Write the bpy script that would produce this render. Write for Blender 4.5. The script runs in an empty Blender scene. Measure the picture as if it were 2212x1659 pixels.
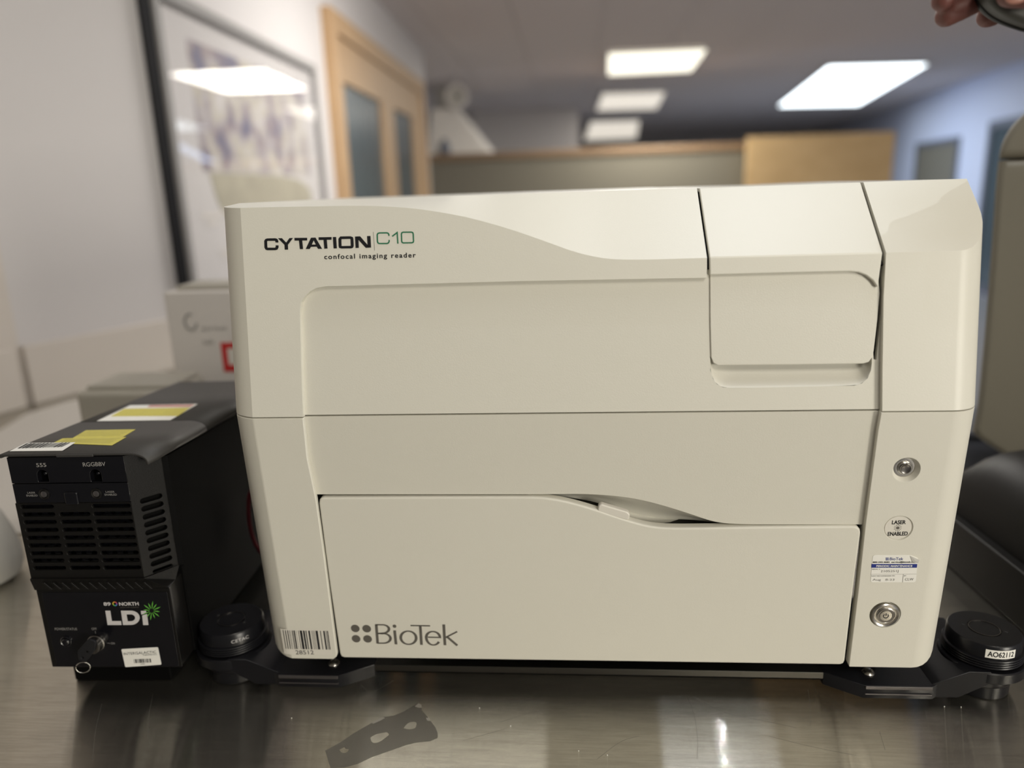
import bpy, bmesh, math, random
from math import sin, cos, pi, sqrt, asin, radians
from mathutils import Vector, Matrix

random.seed(7)
scene = bpy.context.scene
COL = scene.collection

# ------------------------------------------------------------------ camera
F = 1624.65; CX = 1106.0; CY = 829.5
CAM = Vector((0.2844, -0.57302, 0.17441))
PITCH, YAW, ROLL = .25252, .08329, .03407
_fwd = Vector((-sin(YAW) * cos(PITCH), cos(YAW) * cos(PITCH), -sin(PITCH)))
_right = Vector((cos(YAW), sin(YAW), 0)); _down = _fwd.cross(_right)
_r2 = cos(ROLL) * _right + sin(ROLL) * _down
_d2 = -sin(ROLL) * _right + cos(ROLL) * _down
cam_data = bpy.data.cameras.new('camera'); cam = bpy.data.objects.new('camera', cam_data); COL.objects.link(cam)
cam.matrix_world = Matrix.Translation(CAM) @ Matrix((_r2, -_d2, -_fwd)).transposed().to_4x4()
cam_data.sensor_width = 36; cam_data.lens = F * 36 / 2212; cam_data.clip_start = .02; cam_data.clip_end = 100
cam_data.dof.use_dof = True
cam_data.dof.focus_distance = (Vector((.3, .01, -.06)) - CAM).dot(_fwd)
cam_data.dof.aperture_fstop = 2.4
scene.camera = cam

# ------------------------------------------------------------------ world and light
scene.view_settings.view_transform = 'Standard'; scene.view_settings.look = 'None'
scene.view_settings.exposure = 0; scene.view_settings.gamma = 1; scene.view_settings.use_curve_mapping = False
world = bpy.data.worlds.new('world'); scene.world = world; world.use_nodes = True
world.node_tree.nodes['Background'].inputs[0].default_value = (.60, .56, .50, 1)
world.node_tree.nodes['Background'].inputs[1].default_value = .16

def area(name, loc, target, size, power, color, spread=pi):
    l = bpy.data.lights.new(name, 'AREA'); l.shape = 'RECTANGLE'; l.size = size[0]; l.size_y = size[1]
    l.energy = power; l.color = color; l.spread = spread
    o = bpy.data.objects.new(name, l); COL.objects.link(o); o.location = loc
    o.rotation_euler = (Vector(target) - Vector(loc)).to_track_quat('-Z', 'Y').to_euler()
    return o
WARM = (1, .945, .82)
area('ceiling_lamp_behind', (.95, -1.25, 1.27), (.35, 0, -.15), (.45, .9), 16, WARM)
area('low_fill_right', (3.2, -3.0, .25), (.35, 0, -.12), (.8, 1.0), 84, WARM)  # added low fill to lift the lower front; no window is known there
area('top_fill_left', (-.05, .15, 1.27), (-.05, .15, 0), (.5, .5), 4.5, (1, .97, .90))  # unseen fill added to brighten the reader's top left shoulder
area('ceiling_lamp_overhead', (.66, -.02, 1.27), (.66, -.02, 0), (.30, .5), 3.2, (.82, .89, 1))
area('small_spot_lamp', (.665, .03, 1.24), (.45, 0, -.2), (.005, .005), 1.5, (.85, .92, 1))
area('wall_fill_warm', (.25, 2.7, 1.28), (.1, 3.2, -.6), (.6, 1.2), 90, (1, .96, .90))  # unseen fill added to light the left wall and door
area('fixture_lamp_near', (1.08, 7.15, 1.28), (1.08, 7.15, 0), (.84, 1.3), 90, (1, .96, .86))
area('fixture_lamp_middle', (1.1, 10.5, 1.28), (1.1, 10.5, 0), (.8, 2.0), 14, (1, .95, .86))
area('fixture_lamp_cool', (3.8, 10.0, 1.28), (4.6, 9.6, -.3), (1.0, 4.0), 62, (.55, .70, 1))

# ------------------------------------------------------------------ frames: planes in the room
class Frame:
    def __init__(s, O, ex, ez):
        s.O = Vector(O); s.ex = Vector(ex).normalized(); s.ez = Vector(ez).normalized()
        s.n = s.ez.cross(s.ex).normalized()
    def uv(s, u, v, d=0.0):
        r = _r2 * ((u - CX) / F) + _d2 * ((v - CY) / F) + _fwd
        O = s.O + s.n * d
        t = (O - CAM).dot(s.n) / r.dot(s.n)
        p = CAM + r * t - O
        return (p.dot(s.ex), p.dot(s.ez))
    def pt(s, a, b, w=0.0):
        return s.O + s.ex * a + s.ez * b - s.n * w
    def P(s, pts, d=0.0):
        return [s.uv(u, v, d) for u, v in pts]
def ray_at(u, v, axis, val):
    r = _r2 * ((u - CX) / F) + _d2 * ((v - CY) / F) + _fwd
    t = (val - CAM[axis]) / r[axis]
    return CAM + r * t

KU, KL = .1488, .0804
YSH, ZSH = .01778, .11946
FU = Frame((0, 0, 0), (1, 0, 0), (0, KU, 1))
FL = Frame((0, 0, 0), (1, 0, 0), (0, -KL, 1))
FT = Frame((0, YSH, ZSH), (1, 0, 0), (0, 1, .908))
W = .6; YK = .0745; ZK = .171; ZB = -.2355; TABLE = -.275; DEPTH = .42
def yu(z): return KU * z
def yl(z): return -KL * z

# ------------------------------------------------------------------ materials
def mat(name, col, rough=.5, metal=0, bump=0, bscale=300, emit=None, es=0, spec=.5, var=0, vscale=8, coat=0, alpha=1, trans=0):
    m = bpy.data.materials.new(name); m.use_nodes = True
    nt = m.node_tree; b = nt.nodes['Principled BSDF']
    b.inputs['Base Color'].default_value = (*col, 1); b.inputs['Roughness'].default_value = rough
    b.inputs['Metallic'].default_value = metal; b.inputs['Specular IOR Level'].default_value = spec
    b.inputs['Coat Weight'].default_value = coat; b.inputs['Alpha'].default_value = alpha
    b.inputs['Transmission Weight'].default_value = trans
    if emit: b.inputs['Emission Color'].default_value = (*emit, 1); b.inputs['Emission Strength'].default_value = es
    tc = nt.nodes.new('ShaderNodeTexCoord')
    if bump:
        n = nt.nodes.new('ShaderNodeTexNoise'); n.inputs['Scale'].default_value = bscale; n.inputs['Detail'].default_value = 3
        nt.links.new(tc.outputs['Object'], n.inputs['Vector'])
        bp = nt.nodes.new('ShaderNodeBump'); bp.inputs['Strength'].default_value = bump; bp.inputs['Distance'].default_value = .0004
        nt.links.new(n.outputs['Fac'], bp.inputs['Height']); nt.links.new(bp.outputs['Normal'], b.inputs['Normal'])
    if var:
        n = nt.nodes.new('ShaderNodeTexNoise'); n.inputs['Scale'].default_value = vscale; n.inputs['Detail'].default_value = 5
        nt.links.new(tc.outputs['Object'], n.inputs['Vector'])
        mx = nt.nodes.new('ShaderNodeMix'); mx.data_type = 'RGBA'
        mx.inputs[6].default_value = (*[c * (1 - var) for c in col], 1); mx.inputs[7].default_value = (*[min(1, c * (1 + var)) for c in col], 1)
        nt.links.new(n.outputs['Fac'], mx.inputs[0]); nt.links.new(mx.outputs[2], b.inputs['Base Color'])
    return m
M = {}
M['plastic'] = mat('ivory_plastic', (.72, .70, .62), .42, bump=.12, bscale=900, var=.015, vscale=5)
M['flap'] = mat('ivory_plastic_inner', (.70, .68, .60), .42, bump=.14, bscale=900)
M['black'] = mat('black_plastic', (.006, .0055, .005), .45, spec=.25, bump=.3, bscale=900)
M['matteblack'] = mat('matte_black', (.003, .003, .003), .6, spec=.06)
M['gloss'] = mat('gloss_black', (.006, .006, .008), .16)
M['blackmetal'] = mat('black_anodised', (.008, .008, .010), .30, spec=.35, bump=.1, bscale=600)
M['edge'] = mat('highlight_and_cap_metal', (.16, .15, .15), .3, metal=.8)  # painted highlights on the bracket edges, and the laser button caps
M['dark'] = mat('dark_interior', (.02, .02, .02), .8)
M['cavity'] = mat('grey_cavity', (.10, .10, .088), .7)
M['lidgrey'] = mat('charcoal_lid', (.040, .038, .036), .5, bump=.5, bscale=1200)
M['chrome'] = mat('brushed_steel', (.62, .60, .56), .24, metal=1)
M['darksteel'] = mat('dark_steel', (.20, .19, .18), .28, metal=1)
M['ink'] = mat('black_ink', (.010, .010, .012), .6, spec=.3)
M['greyink'] = mat('grey_ink', (.115, .105, .09), .5)
M['green'] = mat('green_ink', (.015, .16, .075), .5)
M['whiteink'] = mat('white_ink', (.62, .60, .60), .5)
M['dimink'] = mat('pale_grey_ink', (.30, .29, .28), .5)
M['paper'] = mat('white_label', (.86, .85, .80), .5)
M['paper2'] = mat('clear_label', (.74, .71, .64), .3)
M['blue'] = mat('blue_ink', (.012, .028, .22), .5)
M['yellow'] = mat('yellow_label', (.62, .55, .09), .45, var=.12, vscale=300)
M['red'] = mat('red_label', (.55, .02, .02), .5)
M['pink'] = mat('pale_red_print', (.55, .25, .22), .5)
M['lime'] = mat('lime_ink', (.12, .42, .05), .5)
M['wall'] = mat('white_painted_wall', (.60, .575, .57), .7, bump=.1, bscale=80, var=.02, vscale=2)
M['wallband'] = mat('warm_white_laminate', (.60, .55, .50), .4)
M['ceil'] = mat('ceiling_tile', (.62, .57, .56), .9, bump=.4, bscale=60)
M['tbar'] = mat('ceiling_grid', (.50, .47, .46), .6)
M['floor'] = mat('grey_floor', (.27, .27, .28), .5, var=.1, vscale=3)
M['beige'] = mat('beige_panel', (.17, .155, .12), .6)
M['beigebox'] = mat('beige_plastic', (.40, .375, .32), .5, bump=.2)
M['taupe'] = mat('taupe_plastic', (.17, .155, .12), .5, bump=.3, bscale=500)
M['carton'] = mat('grey_card', (.70, .66, .62), .6, var=.04, vscale=6)
M['bluewall'] = mat('pale_wall', (.56, .60, .73), .7)
M['diff_warm'] = mat('warm_diffuser', (.9, .88, .8), .5, emit=(1, .96, .80), es=1.5)
M['diff_dim'] = mat('dim_diffuser', (.7, .66, .58), .5, emit=(1, .92, .80), es=.75)
M['diff_cool'] = mat('cool_diffuser', (.9, .95, 1), .5, emit=(.86, .95, 1), es=4.0)
M['glass'] = mat('picture_glass', (1, 1, 1), .02, alpha=.10, spec=1)
def picture_glass():
    m = bpy.data.materials.new('picture_glass'); m.use_nodes = True; nt = m.node_tree; nt.nodes.clear()
    o = nt.nodes.new('ShaderNodeOutputMaterial'); mx = nt.nodes.new('ShaderNodeMixShader'); f = nt.nodes.new('ShaderNodeFresnel'); f.inputs['IOR'].default_value = 1.5
    t = nt.nodes.new('ShaderNodeBsdfTransparent'); ge = nt.nodes.new('ShaderNodeNewGeometry'); su = nt.nodes.new('ShaderNodeMath'); su.operation = 'SUBTRACT'; su.use_clamp = True; g_ = nt.nodes.new('ShaderNodeBsdfGlossy'); g_.inputs['Roughness'].default_value = .03
    nt.links.new(f.outputs[0], su.inputs[0]); nt.links.new(ge.outputs['Backfacing'], su.inputs[1]); nt.links.new(su.outputs[0], mx.inputs[0]); nt.links.new(t.outputs[0], mx.inputs[1]); nt.links.new(g_.outputs[0], mx.inputs[2]); nt.links.new(mx.outputs[0], o.inputs[0])
    return m
M['glass'] = picture_glass()
M['winglass'] = mat('door_glass', (.07, .095, .11), .25, spec=.25)
M['white'] = mat('white_plastic', (.42, .40, .36), .5, bump=.3, bscale=60)
M['slate'] = mat('slate_blue_plastic', (.11, .12, .15), .5)
M['skin'] = mat('skin', (.15, .052, .042), .5, bump=.5, bscale=500, var=.12, vscale=60)
M['nail'] = mat('nail', (.36, .17, .13), .3)
M['redcable'] = mat('red_cable', (.15, .006, .015), .5)
M['mat'] = mat('pale_reflection_sheet', (.52, .49, .45), .5)
M['film'] = mat('tape_film', (.16, .15, .13), .38, alpha=.38)
M['glow'] = mat('residue', (.45, .42, .36), .6, alpha=.6)

def wood(name, c1, c2, sx, sy):
    m = mat(name, c1, .5); nt = m.node_tree; b = nt.nodes['Principled BSDF']
    tc = nt.nodes.new('ShaderNodeTexCoord'); mp = nt.nodes.new('ShaderNodeMapping'); mp.inputs['Scale'].default_value = (sx, sx, sy)
    n = nt.nodes.new('ShaderNodeTexNoise'); n.inputs['Scale'].default_value = 4; n.inputs['Detail'].default_value = 6
    mx = nt.nodes.new('ShaderNodeMix'); mx.data_type = 'RGBA'; mx.inputs[6].default_value = (*c1, 1); mx.inputs[7].default_value = (*c2, 1)
    nt.links.new(tc.outputs['Object'], mp.inputs[0]); nt.links.new(mp.outputs[0], n.inputs['Vector'])
    nt.links.new(n.outputs['Fac'], mx.inputs[0]); nt.links.new(mx.outputs[2], b.inputs['Base Color'])
    return m
M['oak'] = wood('oak', (.34, .205, .10), (.50, .34, .19), 8, 1)
M['ply'] = wood('plywood', (.52, .34, .15), (.74, .52, .27), 1, 1.4)
M['brown'] = wood('brown_cap', (.16, .10, .055), (.24, .15, .08), 1, 4)

def steel():
    m = mat('brushed_bench_steel', (.56, .53, .47), .3, metal=.95); nt = m.node_tree; b = nt.nodes['Principled BSDF']
    L = nt.links.new; N = nt.nodes.new
    tc = N('ShaderNodeTexCoord')
    mp = N('ShaderNodeMapping'); mp.inputs['Scale'].default_value = (30, 520, 1); L(tc.outputs['Object'], mp.inputs[0])
    n = N('ShaderNodeTexNoise'); n.inputs['Scale'].default_value = 1; n.inputs['Detail'].default_value = 6; n.inputs['Roughness'].default_value = .6; L(mp.outputs[0], n.inputs['Vector'])
    n2 = N('ShaderNodeTexNoise'); n2.inputs['Scale'].default_value = 9; n2.inputs['Detail'].default_value = 6; L(tc.outputs['Object'], n2.inputs['Vector'])
    mp3 = N('ShaderNodeMapping'); mp3.inputs['Scale'].default_value = (14, 60, 1); mp3.inputs['Rotation'].default_value = (0, 0, .5); L(tc.outputs['Object'], mp3.inputs[0])
    v = N('ShaderNodeTexNoise'); v.inputs['Scale'].default_value = 1.3; v.inputs['Detail'].default_value = 8; v.inputs['Roughness'].default_value = .7; L(mp3.outputs[0], v.inputs['Vector'])
    rr = N('ShaderNodeMapRange'); rr.inputs[1].default_value = .3; rr.inputs[2].default_value = .7; rr.inputs[3].default_value = .024; rr.inputs[4].default_value = .036; L(n2.outputs['Fac'], rr.inputs[0])
    L(rr.outputs[0], b.inputs['Roughness'])
    # microscopic grooves running across the bench: they tilt the surface only towards and away from the viewer's side
    ge = N('ShaderNodeNewGeometry'); sc_ = N('ShaderNodeVectorMath'); sc_.operation = 'SCALE'; sc_.inputs['Scale'].default_value = 31337.0; L(ge.outputs['Position'], sc_.inputs[0])
    wn = N('ShaderNodeTexWhiteNoise'); wn.noise_dimensions = '3D'; L(sc_.outputs[0], wn.inputs['Vector'])
    dt_ = N('ShaderNodeVectorMath'); dt_.operation = 'DOT_PRODUCT'; dt_.inputs[1].default_value = (1, 1, 1); L(wn.outputs['Color'], dt_.inputs[0])
    ma = N('ShaderNodeMath'); ma.operation = 'MULTIPLY_ADD'; ma.inputs[1].default_value = .46; ma.inputs[2].default_value = -.69; L(dt_.outputs['Value'], ma.inputs[0])
    cx = N('ShaderNodeCombineXYZ'); cx.inputs[2].default_value = 1; L(ma.outputs[0], cx.inputs[1])
    nz = N('ShaderNodeVectorMath'); nz.operation = 'NORMALIZE'; L(cx.outputs[0], nz.inputs[0])
    mx = N('ShaderNodeMix'); mx.data_type = 'RGBA'; mx.inputs[6].default_value = (.46, .435, .385, 1); mx.inputs[7].default_value = (.66, .63, .555, 1)
    ad = N('ShaderNodeMath'); ad.operation = 'ADD'; L(n.outputs['Fac'], ad.inputs[0]); L(v.outputs['Fac'], ad.inputs[1])
    r2 = N('ShaderNodeMapRange'); r2.inputs[1].default_value = .65; r2.inputs[2].default_value = 1.35; L(ad.outputs[0], r2.inputs[0])
    L(r2.outputs[0], mx.inputs[0]); L(mx.outputs[2], b.inputs['Base Color'])
    L(nz.outputs[0], b.inputs['Normal'])
    return m
M['steel'] = steel()

def poster_mat():
    m = mat('poster_print', (.6, .58, .57), .6); nt = m.node_tree; b = nt.nodes['Principled BSDF']; L = nt.links.new; N = nt.nodes.new
    tc = N('ShaderNodeTexCoord')
    n = N('ShaderNodeTexNoise'); n.inputs['Scale'].default_value = 9; n.inputs['Detail'].default_value = 4; L(tc.outputs['Object'], n.inputs['Vector'])
    cr = N('ShaderNodeValToRGB'); L(n.outputs['Fac'], cr.inputs[0])
    e = cr.color_ramp.elements
    e[0].position = .36; e[0].color = (.17, .17, .25, 1); e[1].position = .66; e[1].color = (.60, .57, .56, 1)
    for p, c in ((.43, (.34, .28, .28, 1)), (.5, (.44, .41, .44, 1)), (.56, (.50, .46, .38, 1))):
        x = e.new(p); x.color = c
    L(cr.outputs[0], b.inputs['Base Color'])
    return m
M['poster'] = poster_mat()

# ------------------------------------------------------------------ helpers
def link(name, me, m=None, parent=None, loc=None, **kw):
    if m is not None:
        me.materials.clear(); me.materials.append(m)
    o = bpy.data.objects.new(name, me); COL.objects.link(o)
    if parent is not None:
        o.parent = parent
        root = parent
        mw = Matrix.Identity(4)
        chain = []
        while root is not None: chain.append(root); root = root.parent
        # only top-level empties carry a transform
        o.matrix_parent_inverse = (Matrix.Translation(chain[-1].location).inverted()) if len(chain) == 1 else Matrix.Identity(4)
        if len(chain) > 1:
            o.matrix_parent_inverse = Matrix.Identity(4)
    if 'wn' in me: wn_(o)
    for k, v in kw.items(): o[k] = v
    return o
def thing(name, label, cat, loc=(0, 0, 0), group=None):
    o = bpy.data.objects.new(name, None); COL.objects.link(o); o.location = loc; o.empty_display_size = .05
    o['label'] = label; o['category'] = cat
    if group: o['group'] = group
    return o
def tag(o, label, cat, group=None):
    o['label'] = label; o['category'] = cat
    if group: o['group'] = group
    return o
def struct(o): o['kind'] = 'structure'; return o

def smooth(me, ang=32):
    bm = bmesh.new(); bm.from_mesh(me)
    for f in bm.faces: f.smooth = True
    for e in bm.edges:
        if len(e.link_faces) == 2: e.smooth = e.calc_face_angle(0) < radians(ang)
    bm.to_mesh(me); bm.free()
def mesh_from(bm, name='m', recalc=True, sm=None):
    if recalc: bmesh.ops.recalc_face_normals(bm, faces=bm.faces)
    me = bpy.data.meshes.new(name); bm.to_mesh(me); bm.free()
    if sm: smooth(me, sm)
    return me
def wn_(o):
    m_ = o.modifiers.new('weighted', 'WEIGHTED_NORMAL'); m_.weight = 100; m_.keep_sharp = True
def bevelmod(o, w, seg=3, ang=35):
    b = o.modifiers.new('bevel', 'BEVEL'); b.width = w; b.segments = seg; b.limit_method = 'ANGLE'; b.angle_limit = radians(ang); b.harden_normals = True
    for p in o.data.polygons: p.use_smooth = True
    return o
def curve_mesh(cu):
    o = bpy.data.objects.new('tmp', cu); COL.objects.link(o)
    dg = bpy.context.evaluated_depsgraph_get(); dg.update()
    me = bpy.data.meshes.new_from_object(o.evaluated_get(dg))
    bpy.data.objects.remove(o); bpy.data.curves.remove(cu)
    return me
def plate(fr, loops, w=0, thick=.002, bev=0, res=2, mapfn=None):
    """flat plate in frame fr: outline and holes as lists of (a,b); front face at height w"""
    cu = bpy.data.curves.new('c', 'CURVE'); cu.dimensions = '2D'; cu.fill_mode = 'BOTH'
    cu.extrude = max(0, thick / 2 - bev); cu.bevel_depth = bev; cu.bevel_resolution = res; cu.offset = -bev
    for lp in loops:
        sp = cu.splines.new('POLY'); sp.points.add(len(lp) - 1)
        for p, q in zip(sp.points, lp): p.co = (q[0], q[1], 0, 1)
        sp.use_cyclic_u = True
    me = curve_mesh(cu)
    for v in me.vertices:
        a, b, c = v.co
        v.co = (mapfn or fr.pt)(a, b, w - thick / 2 + c)
    bm = bmesh.new(); bm.from_mesh(me); bmesh.ops.remove_doubles(bm, verts=bm.verts, dist=1e-6)
    me = mesh_from(bm, sm=40)
    if bev > 0: me['wn'] = 1
    return me
def rrect(x0, y0, x1, y1, r, n=6):
    out = []
    for cx, cy, a0 in ((x1 - r, y1 - r, 0), (x0 + r, y1 - r, 90), (x0 + r, y0 + r, 180), (x1 - r, y0 + r, 270)):
        for i in range(n + 1):
            a = radians(a0 + 90 * i / n); out.append((cx + r * cos(a), cy + r * sin(a)))
    return out
def circ(cx, cy, r, n=32): return [(cx + r * cos(2 * pi * i / n), cy + r * sin(2 * pi * i / n)) for i in range(n)]
def smoothpath(pts, it=2):
    """Chaikin on open path"""
    for _ in range(it):
        q = [pts[0]]
        for a, b in zip(pts, pts[1:]):
            q += [(a[0] * .75 + b[0] * .25, a[1] * .75 + b[1] * .25), (a[0] * .25 + b[0] * .75, a[1] * .25 + b[1] * .75)]
        q.append(pts[-1]); pts = q
    return pts
def roundpoly(pts, rs, n=5):
    """round the corners of a closed polygon; rs one radius or list"""
    out = []; N = len(pts)
    if not isinstance(rs, (list, tuple)): rs = [rs] * N
    for i in range(N):
        p = Vector(pts[i]); a = Vector(pts[i - 1]); b = Vector(pts[(i + 1) % N]); r = rs[i]
        if r <= 0: out.append(tuple(p)); continue
        r = min(r, (a - p).length * .45, (b - p).length * .45)
        A = p + (a - p).normalized() * r; B = p + (b - p).normalized() * r
        for k in range(n + 1):
            t = k / n; out.append(tuple(A * (1 - t) ** 2 + p * 2 * t * (1 - t) + B * t * t))
    return out
def box_bm(bm, c, s, mtx=None):
    r = bmesh.ops.create_cube(bm, size=1, matrix=Matrix.Translation(c) @ Matrix.Diagonal((*s, 1)))
    if mtx is not None: bmesh.ops.transform(bm, matrix=mtx, verts=r['verts'])
    return r['verts']
def box(name, x0, x1, y0, y1, z0, z1, m, parent=None, bev=0, seg=3, mtx=None):
    bm = bmesh.new(); box_bm(bm, ((x0 + x1) / 2, (y0 + y1) / 2, (z0 + z1) / 2), (abs(x1 - x0), abs(y1 - y0), abs(z1 - z0)), mtx)
    o = link(name, mesh_from(bm), m, parent)
    if bev: bevelmod(o, bev, seg)
    return o
def prism(name, pts, z0, z1, m, parent=None, bev=0, seg=3):
    """plan polygon between two heights"""
    bm = bmesh.new()
    lo = [bm.verts.new((x, y, z0)) for x, y in pts]; hi = [bm.verts.new((x, y, z1)) for x, y in pts]
    bm.faces.new(lo); bm.faces.new(hi)
    for i in range(len(pts)): bm.faces.new((lo[i], lo[(i + 1) % len(pts)], hi[(i + 1) % len(pts)], hi[i]))
    o = link(name, mesh_from(bm), m, parent)
    if bev: bevelmod(o, bev, seg)
    return o
def lathe(prof, O, ax, n=48):
    """prof: list of (r,h) along axis ax from O"""
    ax = Vector(ax).normalized(); t = Vector((1, 0, 0)) if abs(ax.x) < .9 else Vector((0, 1, 0))
    u = ax.cross(t).normalized(); v = ax.cross(u)
    bm = bmesh.new(); rings = []
    for r, h in prof:
        if r < 1e-7: rings.append([bm.verts.new(Vector(O) + ax * h)])
        else: rings.append([bm.verts.new(Vector(O) + ax * h + (u * cos(2 * pi * i / n) + v * sin(2 * pi * i / n)) * r) for i in range(n)])
    for A, B in zip(rings, rings[1:]):
        for i in range(n):
            j = (i + 1) % n
            if len(A) == 1 and len(B) == 1: continue
            if len(A) == 1: bm.faces.new((A[0], B[i], B[j]))
            elif len(B) == 1: bm.faces.new((A[i], B[0], A[j]))
            else: bm.faces.new((A[i], B[i], B[j], A[j]))
    return mesh_from(bm, sm=35)
def tube(pts, r, n=10, closed=False):
    bm = bmesh.new(); rings = []; P = [Vector(p) for p in pts]; N = len(P); up = Vector((0, 0, 1))
    for i, p in enumerate(P):
        a = P[(i - 1) % N] if (closed or i > 0) else P[i]; b = P[(i + 1) % N] if (closed or i < N - 1) else P[i]
        d = (b - a).normalized(); k = up if abs(d.z) < .9 else Vector((1, 0, 0))
        u = d.cross(k).normalized(); v = d.cross(u)
        rings.append([bm.verts.new(p + (u * cos(2 * pi * j / n) + v * sin(2 * pi * j / n)) * r) for j in range(n)])
    for i in range(N if closed else N - 1):
        A = rings[i]; B = rings[(i + 1) % N]
        for j in range(n): bm.faces.new((A[j], A[(j + 1) % n], B[(j + 1) % n], B[j]))
    if not closed: bm.faces.new(rings[0]); bm.faces.new(rings[-1])
    return mesh_from(bm, sm=60)

def flat(fr, polys, w, mapfn=None):
    """flat print: polygons as a mesh a hair above the surface"""
    bm = bmesh.new(); f = mapfn or fr.pt
    for poly in polys:
        vs = [bm.verts.new(f(a, b, w)) for a, b in poly]
        try: bm.faces.new(vs)
        except ValueError: pass
    me = bpy.data.meshes.new('print')
    bmesh.ops.triangulate(bm, faces=[x for x in bm.faces if len(x.verts) > 4])
    bm.to_mesh(me); bm.free()
    return me
def text_polys_mesh(body, bold=0, spacing=1.0):
    cu = bpy.data.curves.new('t', 'FONT'); cu.body = body; cu.size = 1; cu.offset = bold; cu.space_character = spacing; cu.resolution_u = 4
    return curve_mesh(cu)
def text(name, body, fr, bl, br, top, m, parent, w=.00025, bold=0, spacing=1.0, mapfn=None, fit=True):
    """bl, br baseline ends and a point at cap height, in frame units"""
    me = text_polys_mesh(body, bold, spacing)
    xs = [v.co.x for v in me.vertices]; x0, x1 = min(xs), max(xs)
    cap = .73
    bl = Vector(bl); br = Vector(br); e = (br - bl); L = e.length; e.normalize(); up = Vector((-e.y, e.x))
    h = abs((Vector(top) - bl).dot(up))
    for v in me.vertices:
        a = (v.co.x - x0) / (x1 - x0) * L; b = v.co.y / cap * h
        p = bl + e * a + up * b
        v.co = (mapfn or fr.pt)(p.x, p.y, w)
    return link(name, me, m, parent)
def stroke(pts, wd, closed=False, wfun=None):
    """returns quads following a polyline, width wd (or wfun(direction))"""
    P = [Vector(p) for p in pts]; N = len(P); L = []; R = []
    for i in range(N):
        a = P[i - 1] if (closed or i > 0) else None; b = P[(i + 1) % N] if (closed or i < N - 1) else None
        d1 = (P[i] - a).normalized() if a is not None else None; d2 = (b - P[i]).normalized() if b is not None else None
        if d1 is None: d1 = d2
        if d2 is None: d2 = d1
        t = (d1 + d2).normalized(); nrm = Vector((-t.y, t.x)); ms = 1 / max(.4, nrm.dot(Vector((-d1.y, d1.x))))
        ww = wfun(t) if wfun else wd
        L.append(P[i] + nrm * ww / 2 * ms); R.append(P[i] - nrm * ww / 2 * ms)
    q = []
    for i in range(N if closed else N - 1):
        j = (i + 1) % N; q.append([tuple(R[i]), tuple(R[j]), tuple(L[j]), tuple(L[i])])
    return q

# ------------------------------------------------------------------ setting
FLOOR = TABLE - .92; CEIL = 1.3
# left wall beyond the black trim, near oblique stretch, and the return towards the camera
PW = Vector((-.80, 1.466, 0)); DW = Vector((-.022, 1, 0)).normalized(); DO = Vector((.4, .917, 0)).normalized()
FW = Frame(PW, DW * 1, (0, 0, 1))       # far left wall: a runs into the depth
FO = Frame(PW, DO, (0, 0, 1))
PC = PW - DO * .468
DR = Vector((.35, .94, 0)).normalized()
FR_ = Frame(PC, DR, (0, 0, 1))
def wallslab(name, fr, a0, a1, z0, z1, m, thick=.06, w=0):
    o = link(name, plate(fr, [[(a0, z0), (a1, z0), (a1, z1), (a0, z1)]], w, thick), m); return struct(o)
struct(box('floor', -3, 8, -3.4, 21, FLOOR - .05, FLOOR, M['floor']))
# ceiling with lay-in tiles
ceil = struct(box('ceiling', -2.6, 7.5, -3.4, 21, CEIL + .02, CEIL + .08, M['tbar']))
bm = bmesh.new(); box_bm(bm, (0, 0, 0), (.595, 1.195, .014)); tile_me = mesh_from(bm); tile_me.materials.append(M['ceil'])
LIGHTS = [  # x0,x1,y0,y1 footprints of the fixtures in the ceiling
    (.63, 1.47, 6.5, 7.8), (.70, 1.52, 9.4, 11.5), (.66, 1.56, 13.5, 18.5)]
cnt = 0
for i in range(14):
    for j in range(15):
        x = -2.18 + i * .6; y = .6 + j * 1.2
        if any(x + .3 > l[0] and x - .3 < l[1] and y + .6 > l[2] and y - .6 < l[3] for l in LIGHTS): z = CEIL + .013
        else: z = CEIL + .012
        t = bpy.data.objects.new('ceiling_tile', tile_me); COL.objects.link(t); t.parent = ceil; t.location = (x, y, z)
WEND = FW.uv(918, 190)[0]
wallslab('wall_left', FW, 0, WEND, FLOOR, CEIL + .02, M['wall'])
struct(box('wall_left_far', -2.0, -1.94, 5.0, 20.0, FLOOR, CEIL + .02, M['wall']))
struct(box('wall_left_end', -1.94, FW.pt(WEND, 0).x - .06, FW.pt(WEND, 0).y - .10, FW.pt(WEND, 0).y, FLOOR, CEIL + .02, M['wall']))
wallslab('wall_left_near', FO, -.468, .0, FLOOR, CEIL + .02, M['wall'])
wallslab('wall_left_return', FR_, -2.6, .0, FLOOR, CEIL + .02, M['wallband'])
struct(box('wall_far', -3, 8, 20, 20.1, FLOOR, CEIL + .02, M['wall']))
# upstand behind the bench along the near wall
o = link('trim_2', plate(FO, [[(-.468, TABLE), (-.01, TABLE), (-.01, -.137), (-.468, -.137)]], .02, .019, .002), M['wallband']); struct(o)
o = link('trim_3', plate(FR_, [[(-1.4, TABLE), (-.02, TABLE), (-.02, -.137), (-1.4, -.137)]], .02, .019, .002), M['wallband']); struct(o)
# black corner trim
zt = FW.uv(400, 620)[1]
o = link('trim_1', plate(FO, [[(-.024, -.06), (.004, -.06), (.004, CEIL), (-.024, CEIL)]], .02, .02, .002), M['ink']); struct(o)
# right wall, pale and lit by the cool ceiling fixture
DRW = Vector((.139, .99, 0)).normalized(); PRW = Vector((4.99, 8.19, 0))
FRW = Frame(PRW, -DRW, (0, 0, 1))       # facing the room
wr = wallslab('wall_right', FRW, -12, 11, FLOOR, CEIL + .02, M['bluewall'])
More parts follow.
